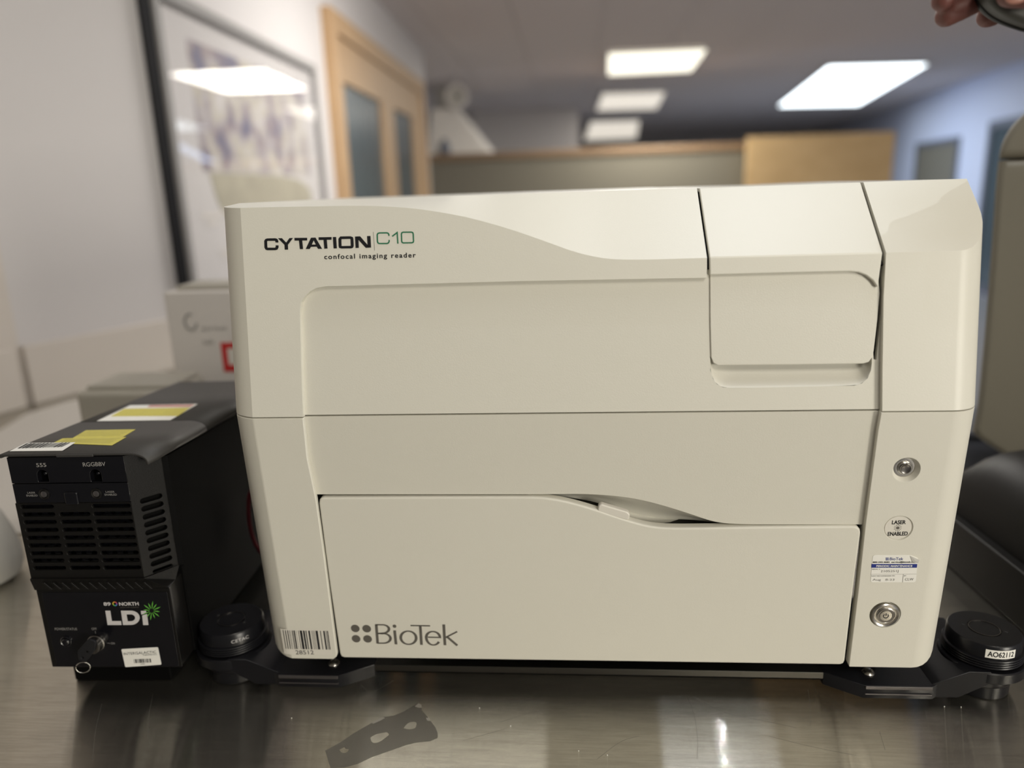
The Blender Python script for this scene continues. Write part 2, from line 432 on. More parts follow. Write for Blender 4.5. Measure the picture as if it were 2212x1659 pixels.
# dark window / doorway panels on the right wall
def onframe_rect(fr, pts, w, thick, m, name, parent=None, bev=0):
    return link(name, plate(fr, [fr.P(pts)], w, thick, bev), m, parent)
(a0, b1) = FRW.uv(1985, 320); (a1, _) = FRW.uv(2070, 320)
a0, a1 = min(a0, a1), max(a0, a1)
win = link('window_1', plate(FRW, [rrect(a0 - .07, b1 - 1.25, a1 + .07, b1 + .07, .01), rrect(a0, b1 - 1.18, a1, b1, .01)], .03, .05, .004), M['slate']); struct(win)
link('pane', plate(FRW, [[(a0, b1 - 1.18), (a1, b1 - 1.18), (a1, b1), (a0, b1)]], .012, .008), M['taupe'], win)
(c0, d1) = FRW.uv(2145, 262); (c1, _) = FRW.uv(2300, 262)
c0, c1 = min(c0, c1), max(c0, c1)
win2 = link('window_2', plate(FRW, [rrect(c0, d1 - 1.9, c1, d1, .01), rrect(c0 + .09, d1 - 1.81, c1 - .09, d1 - .09, .01)], .04, .06, .004), M['slate']); struct(win2)
link('pane', plate(FRW, [[(c0 + .09, d1 - 1.81), (c1 - .09, d1 - 1.81), (c1 - .09, d1 - .09), (c0 + .09, d1 - .09)]], .012, .008), M['winglass'], win2)

# wooden door with two glazed lights, on the left wall
dtl = FW.uv(690, 12); dtr = FW.uv(903, 190); dh = dtl[1]
A0, A1 = dtl[0], dtr[0]
fw = .14
inL = FW.uv(722, 200)[0]; inR = FW.uv(815, 240)[0]
door = link('door_1', plate(FW, [[(A0, FLOOR), (A1, FLOOR), (A1, dh), (A0, dh)], [(A0 + .09, FLOOR + .01), (A1 - .12, FLOOR + .01), (A1 - .12, dh - .10), (A0 + .09, dh - .10)]], .05, .07, .006), M['oak']); struct(door)
p1 = FW.uv(728, 178); p2 = FW.uv(815, 230); p3 = FW.uv(842, 250); p4 = FW.uv(885, 282)
lights = [(p1[0], p2[0]), (p3[0], p4[0])]
zt_ = p1[1]
leaf = link('leaf', plate(FW, [[(A0 + .09, FLOOR + .01), (A1 - .12, FLOOR + .01), (A1 - .12, dh - .10), (A0 + .09, dh - .10)]] + [[(a, FLOOR + .9), (b, FLOOR + .9), (b, zt_), (a, zt_)] for a, b in lights], .03, .04, .004), M['oak'], door)
for a, b in lights:
    link('pane', plate(FW, [[(a, FLOOR + .9), (b, FLOOR + .9), (b, zt_), (a, zt_)]], .012, .006), M['winglass'], door)

# ------------------------------------------------------------------ poster in a grey frame on the left wall
q0 = FW.uv(380, -22); q1 = FW.uv(668, 142)
f0, f1, fz = -.004, q1[0], q1[1] + .0
fz0 = fz - .95
po = thing('framed_poster', 'large framed poster under reflective glass on the wall beside the wooden door', 'picture', FW.pt((f0 + f1) / 2, fz0, .02))
link('frame', plate(FW, [[(f0, fz0), (f1, fz0), (f1, fz), (f0, fz)], [(f0 + .03, fz0 + .03), (f1 - .03, fz0 + .03), (f1 - .03, fz - .03), (f0 + .03, fz - .03)]], .03, .028, .003), mat('grey_frame', (.26, .25, .245), .5), po)
link('backing_sheet', plate(FW, [[(f0 + .03, fz0 + .03), (f1 - .03, fz0 + .03), (f1 - .03, fz - .03), (f0 + .03, fz - .03)]], .008, .005), M['wall'], po)
g0 = FW.uv(400, 120)[0]; g1 = FW.uv(652, 220)[0]
gz = lambda v, u=410: FW.uv(u, v)[1]
za, zb3, zc3 = min(gz(88), fz - .07), gz(368), gz(520)
link('print', plate(FW, [[(g0, zb3), (g1, zb3), (g1, za), (g0, za)]], .0095, .001), M['poster'], po)
link('print', plate(FW, [smoothpath([(g0 + .04, zb3 - .004), (g1, zb3 - .004), (g1 - .05, zc3 + .02), (g1 - .30, zc3 - .05), (g0 + .25, zc3), (g0 + .08, zb3 - .12), (g0 + .04, zb3 - .006)])], .0095, .001), mat('ochre_print', (.40, .37, .29), .6, var=.25, vscale=12), po)
sm_ = []
for (u0, v0, u1) in ((430, 466, 480), (440, 482, 466), (470, 545, 505), (476, 556, 498)):
    A = FW.uv(u0, v0); B = FW.uv(u1, v0)
    sm_ += stroke([(A[0], A[1]), (B[0], A[1])], .012)
for q_ in sm_: link('caption_bar', flat(FW, [q_], .0102), M['carton'], po)
link('glass', plate(FW, [[(f0 + .03, fz0 + .03), (f1 - .03, fz0 + .03), (f1 - .03, fz - .03), (f0 + .03, fz - .03)]], .022, .003), M['glass'], po)

# ------------------------------------------------------------------ far partition, plywood, ceiling lights, hood, clock
def ypl(u, v, y): return ray_at(u, v, 1, y)
YP = 7.4
zt1 = ypl(1260, 326, YP).z
xl = ypl(925, 345, YP).x; xr = ypl(1612, 312, YP).x
pt_ = thing('partition', 'long beige partition with brown top rail behind the instrument', 'partition', ((xl + xr) / 2, YP, FLOOR))
box('panel', xl, xr, YP, YP + .08, FLOOR, zt1 - .05, M['beige'], pt_, .005)
box('top_rail', xl - .02, xr + .02, YP - .02, YP + .10, zt1 - .05, zt1 + .02, M['brown'], pt_, .01)
YQ = 7.2
p_ = ypl(1615, 293, YQ); q_ = ypl(1935, 287, YQ)
plyt = box('plywood_sheet', p_.x, q_.x, YQ, YQ + .03, FLOOR, (p_.z + q_.z) / 2, M['ply'], None, .003)
tag(plyt, 'tan plywood sheet standing at the right end of the beige partition', 'board')
c = ypl(960, 330, 7.4)
bm = bmesh.new()
me = lathe([(0, 0), (.055, 0), (.06, .01), (.06, .09), (.03, .12), (.03, .15), (0, .155)], (c.x, YP + .04, zt1 + .02), (0, 0, 1), 20)
tag(link('flask', me, M['slate']), 'small dark bottle standing on the left end of the partition rail', 'bottle')
# pale sloping hood
def hood():
    t = thing('extraction_hood', 'pale sloping extraction hood above the left end of the partition', 'hood', (ypl(1000, 300, 8).x, 8.3, .5))
    a = ypl(985, 232, 8); b = ypl(1065, 335, 8); cc = ypl(925, 335, 8)
    bm = bmesh.new(); y0, y1 = 8.0, 8.8
    prof = [(cc.x, cc.z), (b.x, b.z), (a.x, a.z), (a.x - .28, a.z)]
    A = [bm.verts.new((x, y0, z)) for x, z in prof]; B = [bm.verts.new((x, y1, z)) for x, z in prof]
    bm.faces.new(A); bm.faces.new(B)
    for i in range(4): bm.faces.new((A[i], A[(i + 1) % 4], B[(i + 1) % 4], B[i]))
    bevelmod(link('canopy', mesh_from(bm), M['carton'], t), .02)
    box('duct', a.x - .25, a.x - .03, 8.2, 8.5, a.z, CEIL, M['white'], t, .02)
    box('rim', cc.x - .01, b.x + .01, 7.98, 8.82, b.z - .03, b.z, M['carton'], t, .004)
hood()
# clock
c = ypl(985, 207, 7.6)
ck = thing('wall_clock', 'round grey-rimmed clock hanging above the partition, by the hood', 'clock', (c.x, 7.62, c.z))
link('rim', lathe([(.085, 0), (.085, .03), (.115, .035), (.12, 0)], (c.x, 7.66, c.z), (0, -1, 0), 36), M['carton'], ck)
link('face', lathe([(0, .012), (.086, .012), (.086, 0), (0, 0)], (c.x, 7.66, c.z), (0, -1, 0), 36), M['white'], ck)
# bracket holding clock to duct is its hanging rod
link('hanging_rod', tube([(c.x, 7.68, c.z + .1), (c.x, 7.68, CEIL)], .008), M['carton'], ck)
# bulkhead below the ceiling
pa = ypl(1020, 222, 11); pb = ypl(1250, 222, 11)
bx = box('trim_4', pa.x, pb.x, 11, 12, pa.z - .75, CEIL, M['tbar']); struct(bx)

def panel_light(pts, label, m, frame_m='tbar'):
    cx = sum(p[0] for p in pts) / 4; cy = sum(p[1] for p in pts) / 4
    t = thing('ceiling_light', label, 'light', (cx, cy, CEIL - .01), 'panel lights in the ceiling')
    big = [(cx + (x - cx) * 1.04 + .02 * (1 if x > cx else -1), cy + (y - cy) * 1.03) for x, y in pts]
    FC = Frame((0, 0, CEIL - .012), (1, 0, 0), (0, -1, 0))
    link('frame', plate(FC, [[(x, -y) for x, y in big], [(x, -y) for x, y in pts]], .004, .016, .002), M[frame_m], t)
    link('diffuser', plate(FC, [[(x, -y) for x, y in pts]], .001, .008), M[m], t)
panel_light([(.63, 6.48), (1.47, 6.5), (1.53, 7.78), (.69, 7.8)], 'warm rectangular ceiling light, nearest and brightest of the warm row', 'diff_warm')
panel_light([(.70, 9.4), (1.48, 9.5), (1.60, 11.6), (.70, 11.5)], 'dim warm ceiling light, second of the warm row', 'diff_dim')
panel_light([(.66, 13.5), (1.52, 13.6), (1.90, 18.8), (.65, 18.8)], 'warm ceiling light, farthest of the warm row', 'diff_dim')
panel_light([(2.93, 7.88), (3.97, 8.04), (4.80, 12.3), (3.50, 12.0)], 'large bluish-white ceiling light beside the pale blue wall', 'diff_cool')
panel_light([(2.55, 3.50), (3.1, 3.50), (3.1, 4.4), (2.65, 4.4)], 'bluish-white ceiling light just behind the raised fingers', 'diff_cool')

# ------------------------------------------------------------------ bench
bt = thing('workbench', 'brushed stainless steel workbench under the instruments', 'table', (0, .4, FLOOR))
PR2 = PC - DR * 1.35
top = [(PR2.x, PR2.y), (PC.x, PC.y), (PW.x, PW.y), (-.80 + .02, 1.5), (-.05, 1.5), (-.05, .76), (2.2, .76), (2.2, -.2), (PR2.x + .03, -.20)]
prism('bench_top', top, TABLE - .03, TABLE, M['steel'], bt, .003)
for x, y in ((-.9, -.13), (2.1, -.13), (-.2, 1.4), (2.1, .70)):
    box('leg', x - .025, x + .025, y - .025, y + .025, FLOOR, TABLE - .03, M['darksteel'], bt, .004)
FBn = Frame((0, 0, TABLE), (1, 0, 0), (0, 1, 0))
scr = [[(1482, 1500), (1500, 1540), (1508, 1600), (1506, 1640)], [(1500, 1505), (1560, 1540), (1640, 1555), (1720, 1572)], [(1660, 1590), (1760, 1615), (1850, 1632)],
       [(1745, 1490), (1752, 1530), (1750, 1570)], [(780, 1480), (800, 1500), (850, 1470)], [(330, 1500), (318, 1560), (322, 1610)], [(220, 1520), (205, 1580), (200, 1640)],
       [(1900, 1580), (1912, 1620)], [(1080, 1560), (1180, 1530), (1240, 1522)], [(1000, 1600), (1090, 1575)], [(2000, 1540), (2006, 1600)], [(1290, 1640), (1340, 1600), (1380, 1590)]]
M['scratch'] = mat('scratch', (.20, .19, .165), .5, metal=.5)
for p in scr: link('scratch', flat(FBn, stroke([FBn.uv(u, v) for u, v in smoothpath(p, 2)], .00022), .00006), M['scratch'], bt)
# pale sheet added for the bright reflection in the steel at the back left
y0 = .345
mt_pts = [(-.78, y0), (-.30, y0 + .01), (-.12, y0 + .02), (-.12, 1.2), (-.80, 1.2), (-.9, 1.05), (-.93, .95)]
mo = prism('bench_reflection_sheet', roundpoly(mt_pts, .01), TABLE, TABLE + .003, M['mat'], None, .001)
tag(mo, 'pale sheet added as bright reflection on the steel top behind the black light engine', 'mat')

# ------------------------------------------------------------------ the main instrument
dev = thing('imaging_reader', 'large ivory benchtop imaging reader with wave-shaped shoulder and lower drop door', 'lab instrument', (.3, .2, ZB))
RL = .022; RRX, RRY = .027, .030
b_top = FU.uv(555, 448)[1]
ZL = FU.pt(0, b_top).z
wave_px = [(560, 448), (661, 446), (781, 444), (842, 446), (902, 451), (962, 460), (1022, 472), (1100, 494), (1180, 522), (1240, 544), (1290, 556), (1330, 560.5), (1385, 561), (1460, 559), (1526.5, 557)]
wave = smoothpath(FU.P(wave_px), 1)
wave = [p for p in wave if p[0] > RL + .002]

def housing(name, side, outline, topz=None, botz=None, thick=.005, lower=False, top_front=None, xr=None):
    """front n-gon + rounded vertical corner + side wall (+ sloped and flat top).
    outline: front polygon from the corner-bottom going along the bottom, inner edge and top back to the corner top"""
    fr = FL if lower else FU; bm = bmesh.new()
    yk = (lambda z: -KL * z) if lower else (lambda z: KU * z)
    front = [bm.verts.new(fr.pt(a, b)) for a, b in outline]
    bm.faces.new(front)
    vb, vt = front[0], front[-1]
    rx, ry = (RL, RL) if side < 0 else (RRX, RRY)
    xs = 0 if side < 0 else W
    cols = [(vb, vt)]
    nA = 8
    offs = [(rx * (1 - sin(pi / 2 * i / nA)), ry * (1 - cos(pi / 2 * i / nA))) for i in range(1, nA + 1)]
    if side < 0:      # the left corner starts with a soft crease
        t0 = radians(30); s0_, c0_ = sin(t0), cos(t0)
        offs = [(rx * (1 - (sin(t0 + (pi / 2 - t0) * i / nA) - s0_) / (1 - s0_)), ry * (c0_ - cos(t0 + (pi / 2 - t0) * i / nA)) / c0_) for i in range(1, nA + 1)]
    offs += ([(0, YK - KU * ZK)] if topz else [(0, .10)]) + [(0, DEPTH)]
    tops = [vt]
    for i, (dx, dy) in enumerate(offs):
        x = xs + dx if side < 0 else xs - dx
        arc = i + 1
        s = (pi / 2 * rx * arc / nA) if i < nA else pi / 2 * rx
        zb_ = botz(s, dy, x) if botz else vb.co.z
        z_t = topz(dy) if topz else vt.co.z
        lo = bm.verts.new((x, DEPTH if dy > .2 else yk(zb_) + dy, zb_))
        hi = bm.verts.new((x, DEPTH if dy > .2 else yk(z_t) + dy, z_t))
        cols.append((lo, hi)); tops.append(hi)
    for (a, b), (c, d) in zip(cols, cols[1:]): bm.faces.new((a, b, d, c))
    # back end
    if topz:
        # sloped top: join the front edge points with points on the crest line
        edge = [v for v in front[top_front:]]
        line = list(edge)                      # from inner end to the corner
        arcpts = [c_[1] for c_ in cols[1:nA + 1]]
        full = line + arcpts
        crest = []
        for v in full:
            if v.co.y < YK - .0005: crest.append(bm.verts.new((v.co.x, YK, ZK)))
            else: crest.append(None)
        for i in range(len(full) - 1):
            bm.faces.new((full[i], full[i + 1], crest[i + 1], crest[i]))
        lastc = crest[-1]
        back = [bm.verts.new((c_.co.x, DEPTH, ZK)) for c_ in crest]
        for i in range(len(crest) - 1): bm.faces.new((crest[i], crest[i + 1], back[i + 1], back[i]))
        bmesh.ops.remove_doubles(bm, verts=bm.verts, dist=1e-5)
    ref = Vector((.3, .25, -.03)); bad = []
    bm.normal_update()
    for f in bm.faces:
        if f.normal.dot(f.calc_center_median() - ref) < 0: bad.append(f)
    if bad: bmesh.ops.reverse_faces(bm, faces=bad)
    me = bpy.data.meshes.new(name); bm.to_mesh(me); bm.free()
    o = link(name, me, M['plastic'], dev)
    so = o.modifiers.new('solid', 'SOLIDIFY'); so.thickness = thick; so.offset = -1; so.use_even_offset = False
    bevelmod(o, .0009, 3, 17); wn_(o)
    return o

# ---- upper left housing
a_in = FU.uv(654, 902)[0]
x_c = FU.uv(1527, 700)[0]
hdr = FU.P([(654.5, 901), (651, 800), (648.5, 700), (648, 668), (651, 652), (658, 640), (670, 629), (684, 622), (705, 618.5)])
hdr2 = FU.P([(1120, 607.5), (1527, 600)])
out = [(RL, .0006)] + [(hdr[0][0], .0006)] + hdr[1:] + hdr2
nb = len(out)
top_pts = list(reversed(wave))
top_pts[0] = (hdr2[-1][0], top_pts[0][1])
out += top_pts + [(RL, b_top)]
def topz_left(dy):
    return ZL + (ZK - ZL) * min(1, dy / (YK - KU * ZL))
def topz_right(dy):
    z = (ZSH - .908 * YSH + .908 * dy) / (1 - .908 * KU)
    return min(ZK, z)
housing('upper_housing', -1, out, topz_left, thick=.005, top_front=nb)

# ---- lower left housing
zb_off = FL.uv(690, 1424)[1]
lin = FL.P([(655.5, 907), (664, 990), (683, 1080), (700, 1200), (718, 1340), (727.5, 1413)])
out = [(RL, zb_off)] + FL.P([(690, 1424), (720, 1424.5), (727, 1419)]) + list(reversed(lin))
out[-1] = (out[-1][0], -.0006)
# the arc: bottom rises around the corner
out += [(RL, -.0006)]
out[1:1] = []
def botz_left(s, dy, x):
    R = .034; s = min(s, R); return ZBL + (R - sqrt(max(0, R * R - s * s))) * .9
ZBL = FL.pt(0, zb_off).z
housing('lower_housing', -1, out, None, botz_left, thick=.005, lower=True)

# ---- right module, upper and lower
mod_l = FU.P([(1906, 887), (1906.5, 800), (1908, 700), (1909, 640), (1914, 549)])
ze = FU.pt(0, mod_l[-1][1]).z
out = [(W - RRX, .0006), (mod_l[0][0], .0006)] + mod_l[1:]
nb = len(out) - 1
zb2 = FU.uv(1914, 548)[1]
bsh = sqrt(ZSH ** 2 + YSH ** 2)
out[-1] = (out[-1][0], bsh)
out += [(out[-1][0] + (W - RRX - out[-1][0]) * f, bsh) for f in (.33, .66)] + [(W - RRX, bsh)]
def housing_right(name, outline, **kw):
    return housing(name, 1, outline, **kw)
mod_up = housing_right('upper_side_module', out, topz=topz_right, thick=.009, top_front=nb)
lo_l = FL.P([(1904, 891), (1897, 930), (1870, 1132), (1854, 1280), (1834, 1440)])
zbm = FL.uv(1900, 1441.5)[1]; ZBR = FL.pt(0, zbm).z
out = [(W - RRX, zbm)] + [(lo_l[-1][0] + .0006, zbm)] + [(lo_l[-1][0], zbm + .0006)] + list(reversed(lo_l[:-1]))
out[-1] = (out[-1][0], -.0006); out += [(W - RRX, -.0006)]
def botz_right(s, dy, x):
    R = .042; s = min(s, R); return ZBR + (R - sqrt(max(0, R * R - s * s))) * .95
mod_lo = housing_right('lower_side_module', out, botz=botz_right, thick=.009, lower=True)

# wells for the three buttons cut into the lower module
def cut(o, frames):
    bm = bmesh.new()
    for fr, c, r, dep, tp in frames:
        n = 40; A = []; B = []; Cc = []
        for i in range(n):
            t = 2 * pi * i / n
            A.append(bm.verts.new(fr.pt(c[0] + r * 1.0 * cos(t), c[1] + r * sin(t), .004)))
            B.append(bm.verts.new(fr.pt(c[0] + r * cos(t), c[1] + r * sin(t), 0)))
            Cc.append(bm.verts.new(fr.pt(c[0] + r * tp * cos(t), c[1] + r * tp * sin(t), -dep)))
        bm.faces.new(A); bm.faces.new(Cc)
        for P_, Q_ in ((A, B), (B, Cc)):
            for i in range(n): bm.faces.new((P_[i], P_[(i + 1) % n], Q_[(i + 1) % n], Q_[i]))
    me = mesh_from(bm); co = bpy.data.objects.new('cutter', me); COL.objects.link(co)
    md = o.modifiers.new('cut', 'BOOLEAN'); md.operation = 'DIFFERENCE'; md.object = co; md.solver = 'EXACT'
    dg = bpy.context.evaluated_depsgraph_get(); dg.update()
    new = bpy.data.meshes.new_from_object(o.evaluated_get(dg))
    o.modifiers.clear(); o.data = new; bpy.data.objects.remove(co); smooth(o.data, 34); wn_(o)
bc1 = FL.uv(1958, 1015); bc2 = FL.uv(1941, 1141); bc3 = FL.uv(1912, 1328)
PXM = .000357
cut(mod_lo, [(FL, bc1, 30 * PXM, .0045, .74), (FL, bc3, 36 * PXM, .0045, .80), (FL, bc2, 32 * PXM, .0011, .95)])

def put(fr, c, w, prof, name, m, parent, n=48):
    return link(name, lathe(prof, fr.pt(c[0], c[1], w), -fr.n, n), m, parent)
# small metal push button
k = PXM
b1 = put(FL, bc1, -.0046, [(23 * k, 0), (23 * k, .0006), (19 * k, .0009), (15.5 * k, .0007), (15 * k, .0018), (13.5 * k, .0022), (0, .0022)], 'eject_button', M['chrome'], dev)
put(FL, bc1, -.0046, [(12.0 * k, .0023), (11.5 * k, .0034), (10.5 * k, .0038), (9 * k, .0035), (0, .0035)], 'button_cap', M['darksteel'], b1)
# laser indicator disc, in a shallow ring
disc = put(FL, bc2, 0, [(29.5 * k, -.0010), (29.2 * k, -.0006), (0, -.0006)], 'laser_indicator', M['paper2'], dev)
def pxtext(name, body, fr, l, r, t, m, parent, **kw):
    return text(name, body, fr, fr.uv(*l), fr.uv(*r), fr.uv(*t), m, parent, **kw)
pxtext('lettering', 'LASER', FL, (1927, 1133), (1957, 1132.5), (1927.5, 1124.6), M['ink'], disc, w=-.0004, bold=.02)
pxtext('lettering', 'ENABLED', FL, (1918, 1158), (1961, 1157), (1919, 1149.6), M['ink'], disc, w=-.0004, bold=.02)
cc = FL.uv(1940, 1141)
star = [circ(cc[0], cc[1], 3.6 * k, 16)]
for i in range(12):
    a = i * pi / 6; star += stroke([(cc[0] + 5 * k * cos(a), cc[1] + 5 * k * sin(a)), (cc[0] + 9 * k * cos(a), cc[1] + 9 * k * sin(a))], .7 * k)
link('starburst', flat(FL, star, -.0004), M['greyink'], disc)
# power button
b3 = put(FL, bc3, -.0046, [(27 * k, 0), (27 * k, .0035), (31 * k, .0048), (32 * k, .0056), (29.5 * k, .0064), (26 * k, .0058), (25 * k, .0050), (21.5 * k, .0050), (21 * k, .0060), (20 * k, .0062), (19 * k, .0058), (0, .0058)], 'power_button', M['chrome'], dev)
put(FL, bc3, .0011, [(18.5 * k, 0), (18.5 * k, .0004), (14.5 * k, .0004), (14.2 * k, .0001), (0, .0001)], 'button_ring', M['darksteel'], b3)
put(FL, bc3, .0012, [(13.6 * k, 0), (13.6 * k, .0005), (7.2 * k, .0004), (0, .0004)], 'button_cap', M['chrome'], b3)
sy = []
arc = [(bc3[0] + 5.6 * k * cos(t), bc3[1] + 5.6 * k * sin(t)) for t in [radians(130 + 280 * i / 20) for i in range(21)]]
sy += stroke(arc, 1.9 * k) + stroke([(bc3[0], bc3[1] + 1 * k), (bc3[0], bc3[1] + 7.5 * k)], 1.9 * k)
link('power_symbol', flat(FL, sy, .00175), M['ink'], b3)

# ---- inner chassis behind the gaps
link('chassis', plate(FU, [FU.P([(600, 896), (600, 612), (1895, 592), (1915, 640), (1915, 886)])], -.014, .004), M['cavity'], dev)
link('chassis', plate(FL, [FL.P([(610, 908), (1915, 892), (1850, 1428), (700, 1412)])], -.026, .004), M['cavity'], dev)
# body block that fills the inside, seen only through gaps and from behind
box('rear_cover', .012, W - .012, DEPTH - .004, DEPTH, ZB + .012, ZK - .004, M['plastic'], dev, .002)

# ---- recessed upper panel with finger scoop below the flap
sc_out_px = [(1534, 770), (1534.5, 800), (1540, 818), (1549, 830), (1562, 837), (1590, 838), (1700, 836), (1845, 833), (1862, 828), (1874, 817), (1881, 800), (1883, 785), (1883.5, 768)]
sc = FU.P(sc_out_px, .005)
rp = FU.P([(655, 901.2), (640, 880), (636, 610), (1528, 592), (1528, 580), (1868, 575), (1882, 700), (1887, 776), (1893, 777), (1905, 650), (1903.5, 887.3)], .005)
rp[0] = (rp[0][0], .0015); rp[-1] = (rp[-1][0], .0015); rp[1] = (rp[1][0], .0015)
link('upper_panel', plate(FU, [rp, sc], -.0048, .004, .0), M['flap'], dev)
def scoop(name, fr, outer, inner, w0, depth, m, rows=8):
    bm = bmesh.new(); R = []
    for r in range(rows + 1):
        t = r / rows; R.append([bm.verts.new(fr.pt(o[0] + (i[0] - o[0]) * t, o[1] + (i[1] - o[1]) * t, w0 - depth * sin(t * pi / 2))) for o, i in zip(outer, inner)])
    for A, B in zip(R, R[1:]):
        for i in range(len(A) - 1): bm.faces.new((A[i], A[i + 1], B[i + 1], B[i]))
    me = mesh_from(bm); 
    o = link(name, me, m, dev)
    for p in o.data.polygons: p.use_smooth = True
    return o
sc_out = smoothpath(sc, 2)
sc_in = [(1562 + (u - 1534) * .86 if True else u, 0) for u, v in sc_out_px]
sin_px = [(1541, 740), (1542, 760), (1548, 772), (1560, 780), (1575, 784), (1600, 785), (1700, 784), (1835, 782), (1850, 779), (1862, 772), (1870, 764), (1873, 755), (1874, 738)]
scoop('finger_scoop', FU, sc_out, smoothpath(FU.P(sin_px, .012), 2), -.0048, .009, M['flap'])

# ---- sample lid: sloped top and header in one shell
hl = FU.P([(1533.5, 594), (1700, 589.5), (1838, 586.5), (1856, 588.5), (1872, 595), (1886, 606), (1896.5, 621)])
xr_sh = FU.uv(1906.5, 547)[0]; xl_sh = FU.uv(1533, 556)[0]
bm = bmesh.new()
hd = [bm.verts.new(FU.pt(a, b)) for a, b in hl] + [bm.verts.new(FU.pt(xr_sh, bsh)), bm.verts.new(FU.pt(xl_sh, bsh))]
bm.faces.new(hd)
xr_k = FT.uv(1859.5, 396)[0]; xl_k = FT.uv(1506, 408)[0]
kr = bm.verts.new((xr_sh + .0004, YK, ZK)); kl = bm.verts.new((xl_sh, YK, ZK))
br_ = bm.verts.new((xr_sh + .0004, .30, ZK)); bl_ = bm.verts.new((xl_sh, .30, ZK))
bm.faces.new((hd[-2], hd[-1], kl, kr)); bm.faces.new((kr, kl, bl_, br_))
bmesh.ops.recalc_face_normals(bm, faces=bm.faces)
if max(bm.faces, key=lambda f: -f.calc_center_median().y).normal.y > 0: bmesh.ops.reverse_faces(bm, faces=bm.faces)
me = bpy.data.meshes.new('lid'); bm.to_mesh(me); bm.free()
lid = link('sample_lid', me, M['plastic'], dev)
so = lid.modifiers.new('solid', 'SOLIDIFY'); so.thickness = .004; so.offset = -1
bevelmod(lid, .0009, 3, 25); wn_(lid)
fl = FU.P([(1533.5, 575), (1534, 700), (1536, 772), (1541, 784), (1551, 789), (1700, 788), (1864, 785.5), (1876, 782), (1883, 773), (1887, 758), (1895, 690), (1900, 632), (1897, 600), (1888, 575)], .004)
link('lid_flap', plate(FU, [fl], -.0035, .004, .0006), M['flap'], lid)
# strip of top behind the lid, and the inner walls under the gaps
link('gap_liner', plate(FT, [[(x_c - .010, -.004), (xr_sh + .014, -.004), (xr_sh + .014, .080), (x_c - .010, .080)]], -.0085, .002), M['dark'], dev)
box('top_rear_cover', x_c, W - .08, .30, DEPTH, ZK - .006, ZK - .0005, M['plastic'], dev, .001)

# ---- lower recessed panel with the wave-shaped finger pull
lip = smoothpath(FL.P([(1140, 1068), (1200, 1067.5), (1267, 1067), (1321, 1070.5), (1366, 1076), (1411, 1086), (1456, 1099), (1502, 1114), (1540, 1127), (1581, 1132), (1640, 1133)], .005), 2)
lp = FL.P([(655, 905), (640, 930), (660, 1068), (900, 1068)], .005) + lip + FL.P([(1872, 1133), (1903, 891)], .005)
lp[0] = (lp[0][0] - .01, -.0010); lp[-1] = (lp[-1][0], -.0010)
link('lower_panel', plate(FL, [lp], -.0048, .004, .0004, 1), M['flap'], dev)
Z6 = lambda pts: [(1140 + x / 4.424, 1030 + y / 4.424) for x, y in pts]
inn = smoothpath(FL.P(Z6([(0, 170), (300, 182), (500, 213), (660, 245), (950, 338), (1100, 373), (1250, 394), (1400, 404), (1600, 412), (1900, 452), (2212, 458)]), .021), 2)
scoop('finger_pull', FL, lip, inn, -.0052, .016, M['flap'])
sh = FL.P(Z6([(700, 262), (950, 338), (1100, 373), (1250, 394), (1400, 404), (1440, 406), (1400, 418), (1360, 432), (1300, 440), (1200, 440), (1100, 430), (900, 400), (720, 330)]), .021)
link('pull_shelf', plate(FL, [sh], -.0208, .004, .0), M['flap'], dev)

# ---- drop door
dt = FL.P([(689, 1088), (690, 1080), (694, 1076.5), (700, 1075.5), (900, 1074.5)], .002) + smoothpath(FL.P([(1100, 1074), (1150, 1074), (1185, 1076), (1232, 1085), (1287, 1101), (1332, 1117), (1377, 1130.5), (1405, 1137), (1434, 1140.3), (1479, 1141), (1640, 1139)], .002), 2) \
    + FL.P([(1845, 1137), (1853, 1139), (1858, 1144), (1859, 1151), (1846, 1250), (1825, 1427), (1822, 1433.5), (1815, 1436), (1300, 1428.5), (744, 1421), (737, 1418.5), (734, 1412), (712, 1262)], .002)
door_ = link('drop_door', plate(FL, [dt], -.0018, .009, .0017, 4), M['plastic'], dev)
tab = roundpoly(FL.P([(1290, 1108), (1293, 1092), (1299, 1089), (1356, 1106), (1361, 1112), (1358, 1124)], .003), .0022)
link('latch_tab', plate(FL, [tab], -.0025, .006, .0012, 3), M['paper2'], door_)

# ---- print on the front
def zz(pts): return [FU.uv(560 + x / 6.144, 480 + y / 6.144) for x, y in pts]
def C_pts(x0, y0, x1, y1, g0, g1, r):
    return [(x1, g0), (x1, y0 + r), (x1 - r * .3, y0 + r * .3), (x1 - r, y0), (x0 + r, y0 + 2), (x0 + r * .3, y0 + r * .3 + 2), (x0, y0 + r), (x0 + 3, y1 - r), (x0 + r * .3 + 3, y1 - r * .3), (x0 + r, y1), (x1 - r, y1), (x1 - r * .3 + 2, y1 - r * .3), (x1 + 3, y1 - r), (x1 + 3, g1)]
cw_, ch_ = 42 / 6.144 * PXM, 33 / 6.144 * PXM
polys = stroke(zz(C_pts(87, 230, 236, 355, 270, 307, 24)), cw_, False, lambda t: ch_ + (cw_ - ch_) * abs(t.y))
polys += stroke(zz([(1072, 212 + 14), (1086, 207), (1210, 204), (1228, 212), (1232, 226), (1236, 310), (1232, 324), (1218, 331), (1094, 333), (1078, 327), (1074, 312)]), cw_, True, lambda t: ch_ + (cw_ - ch_) * abs(t.y))
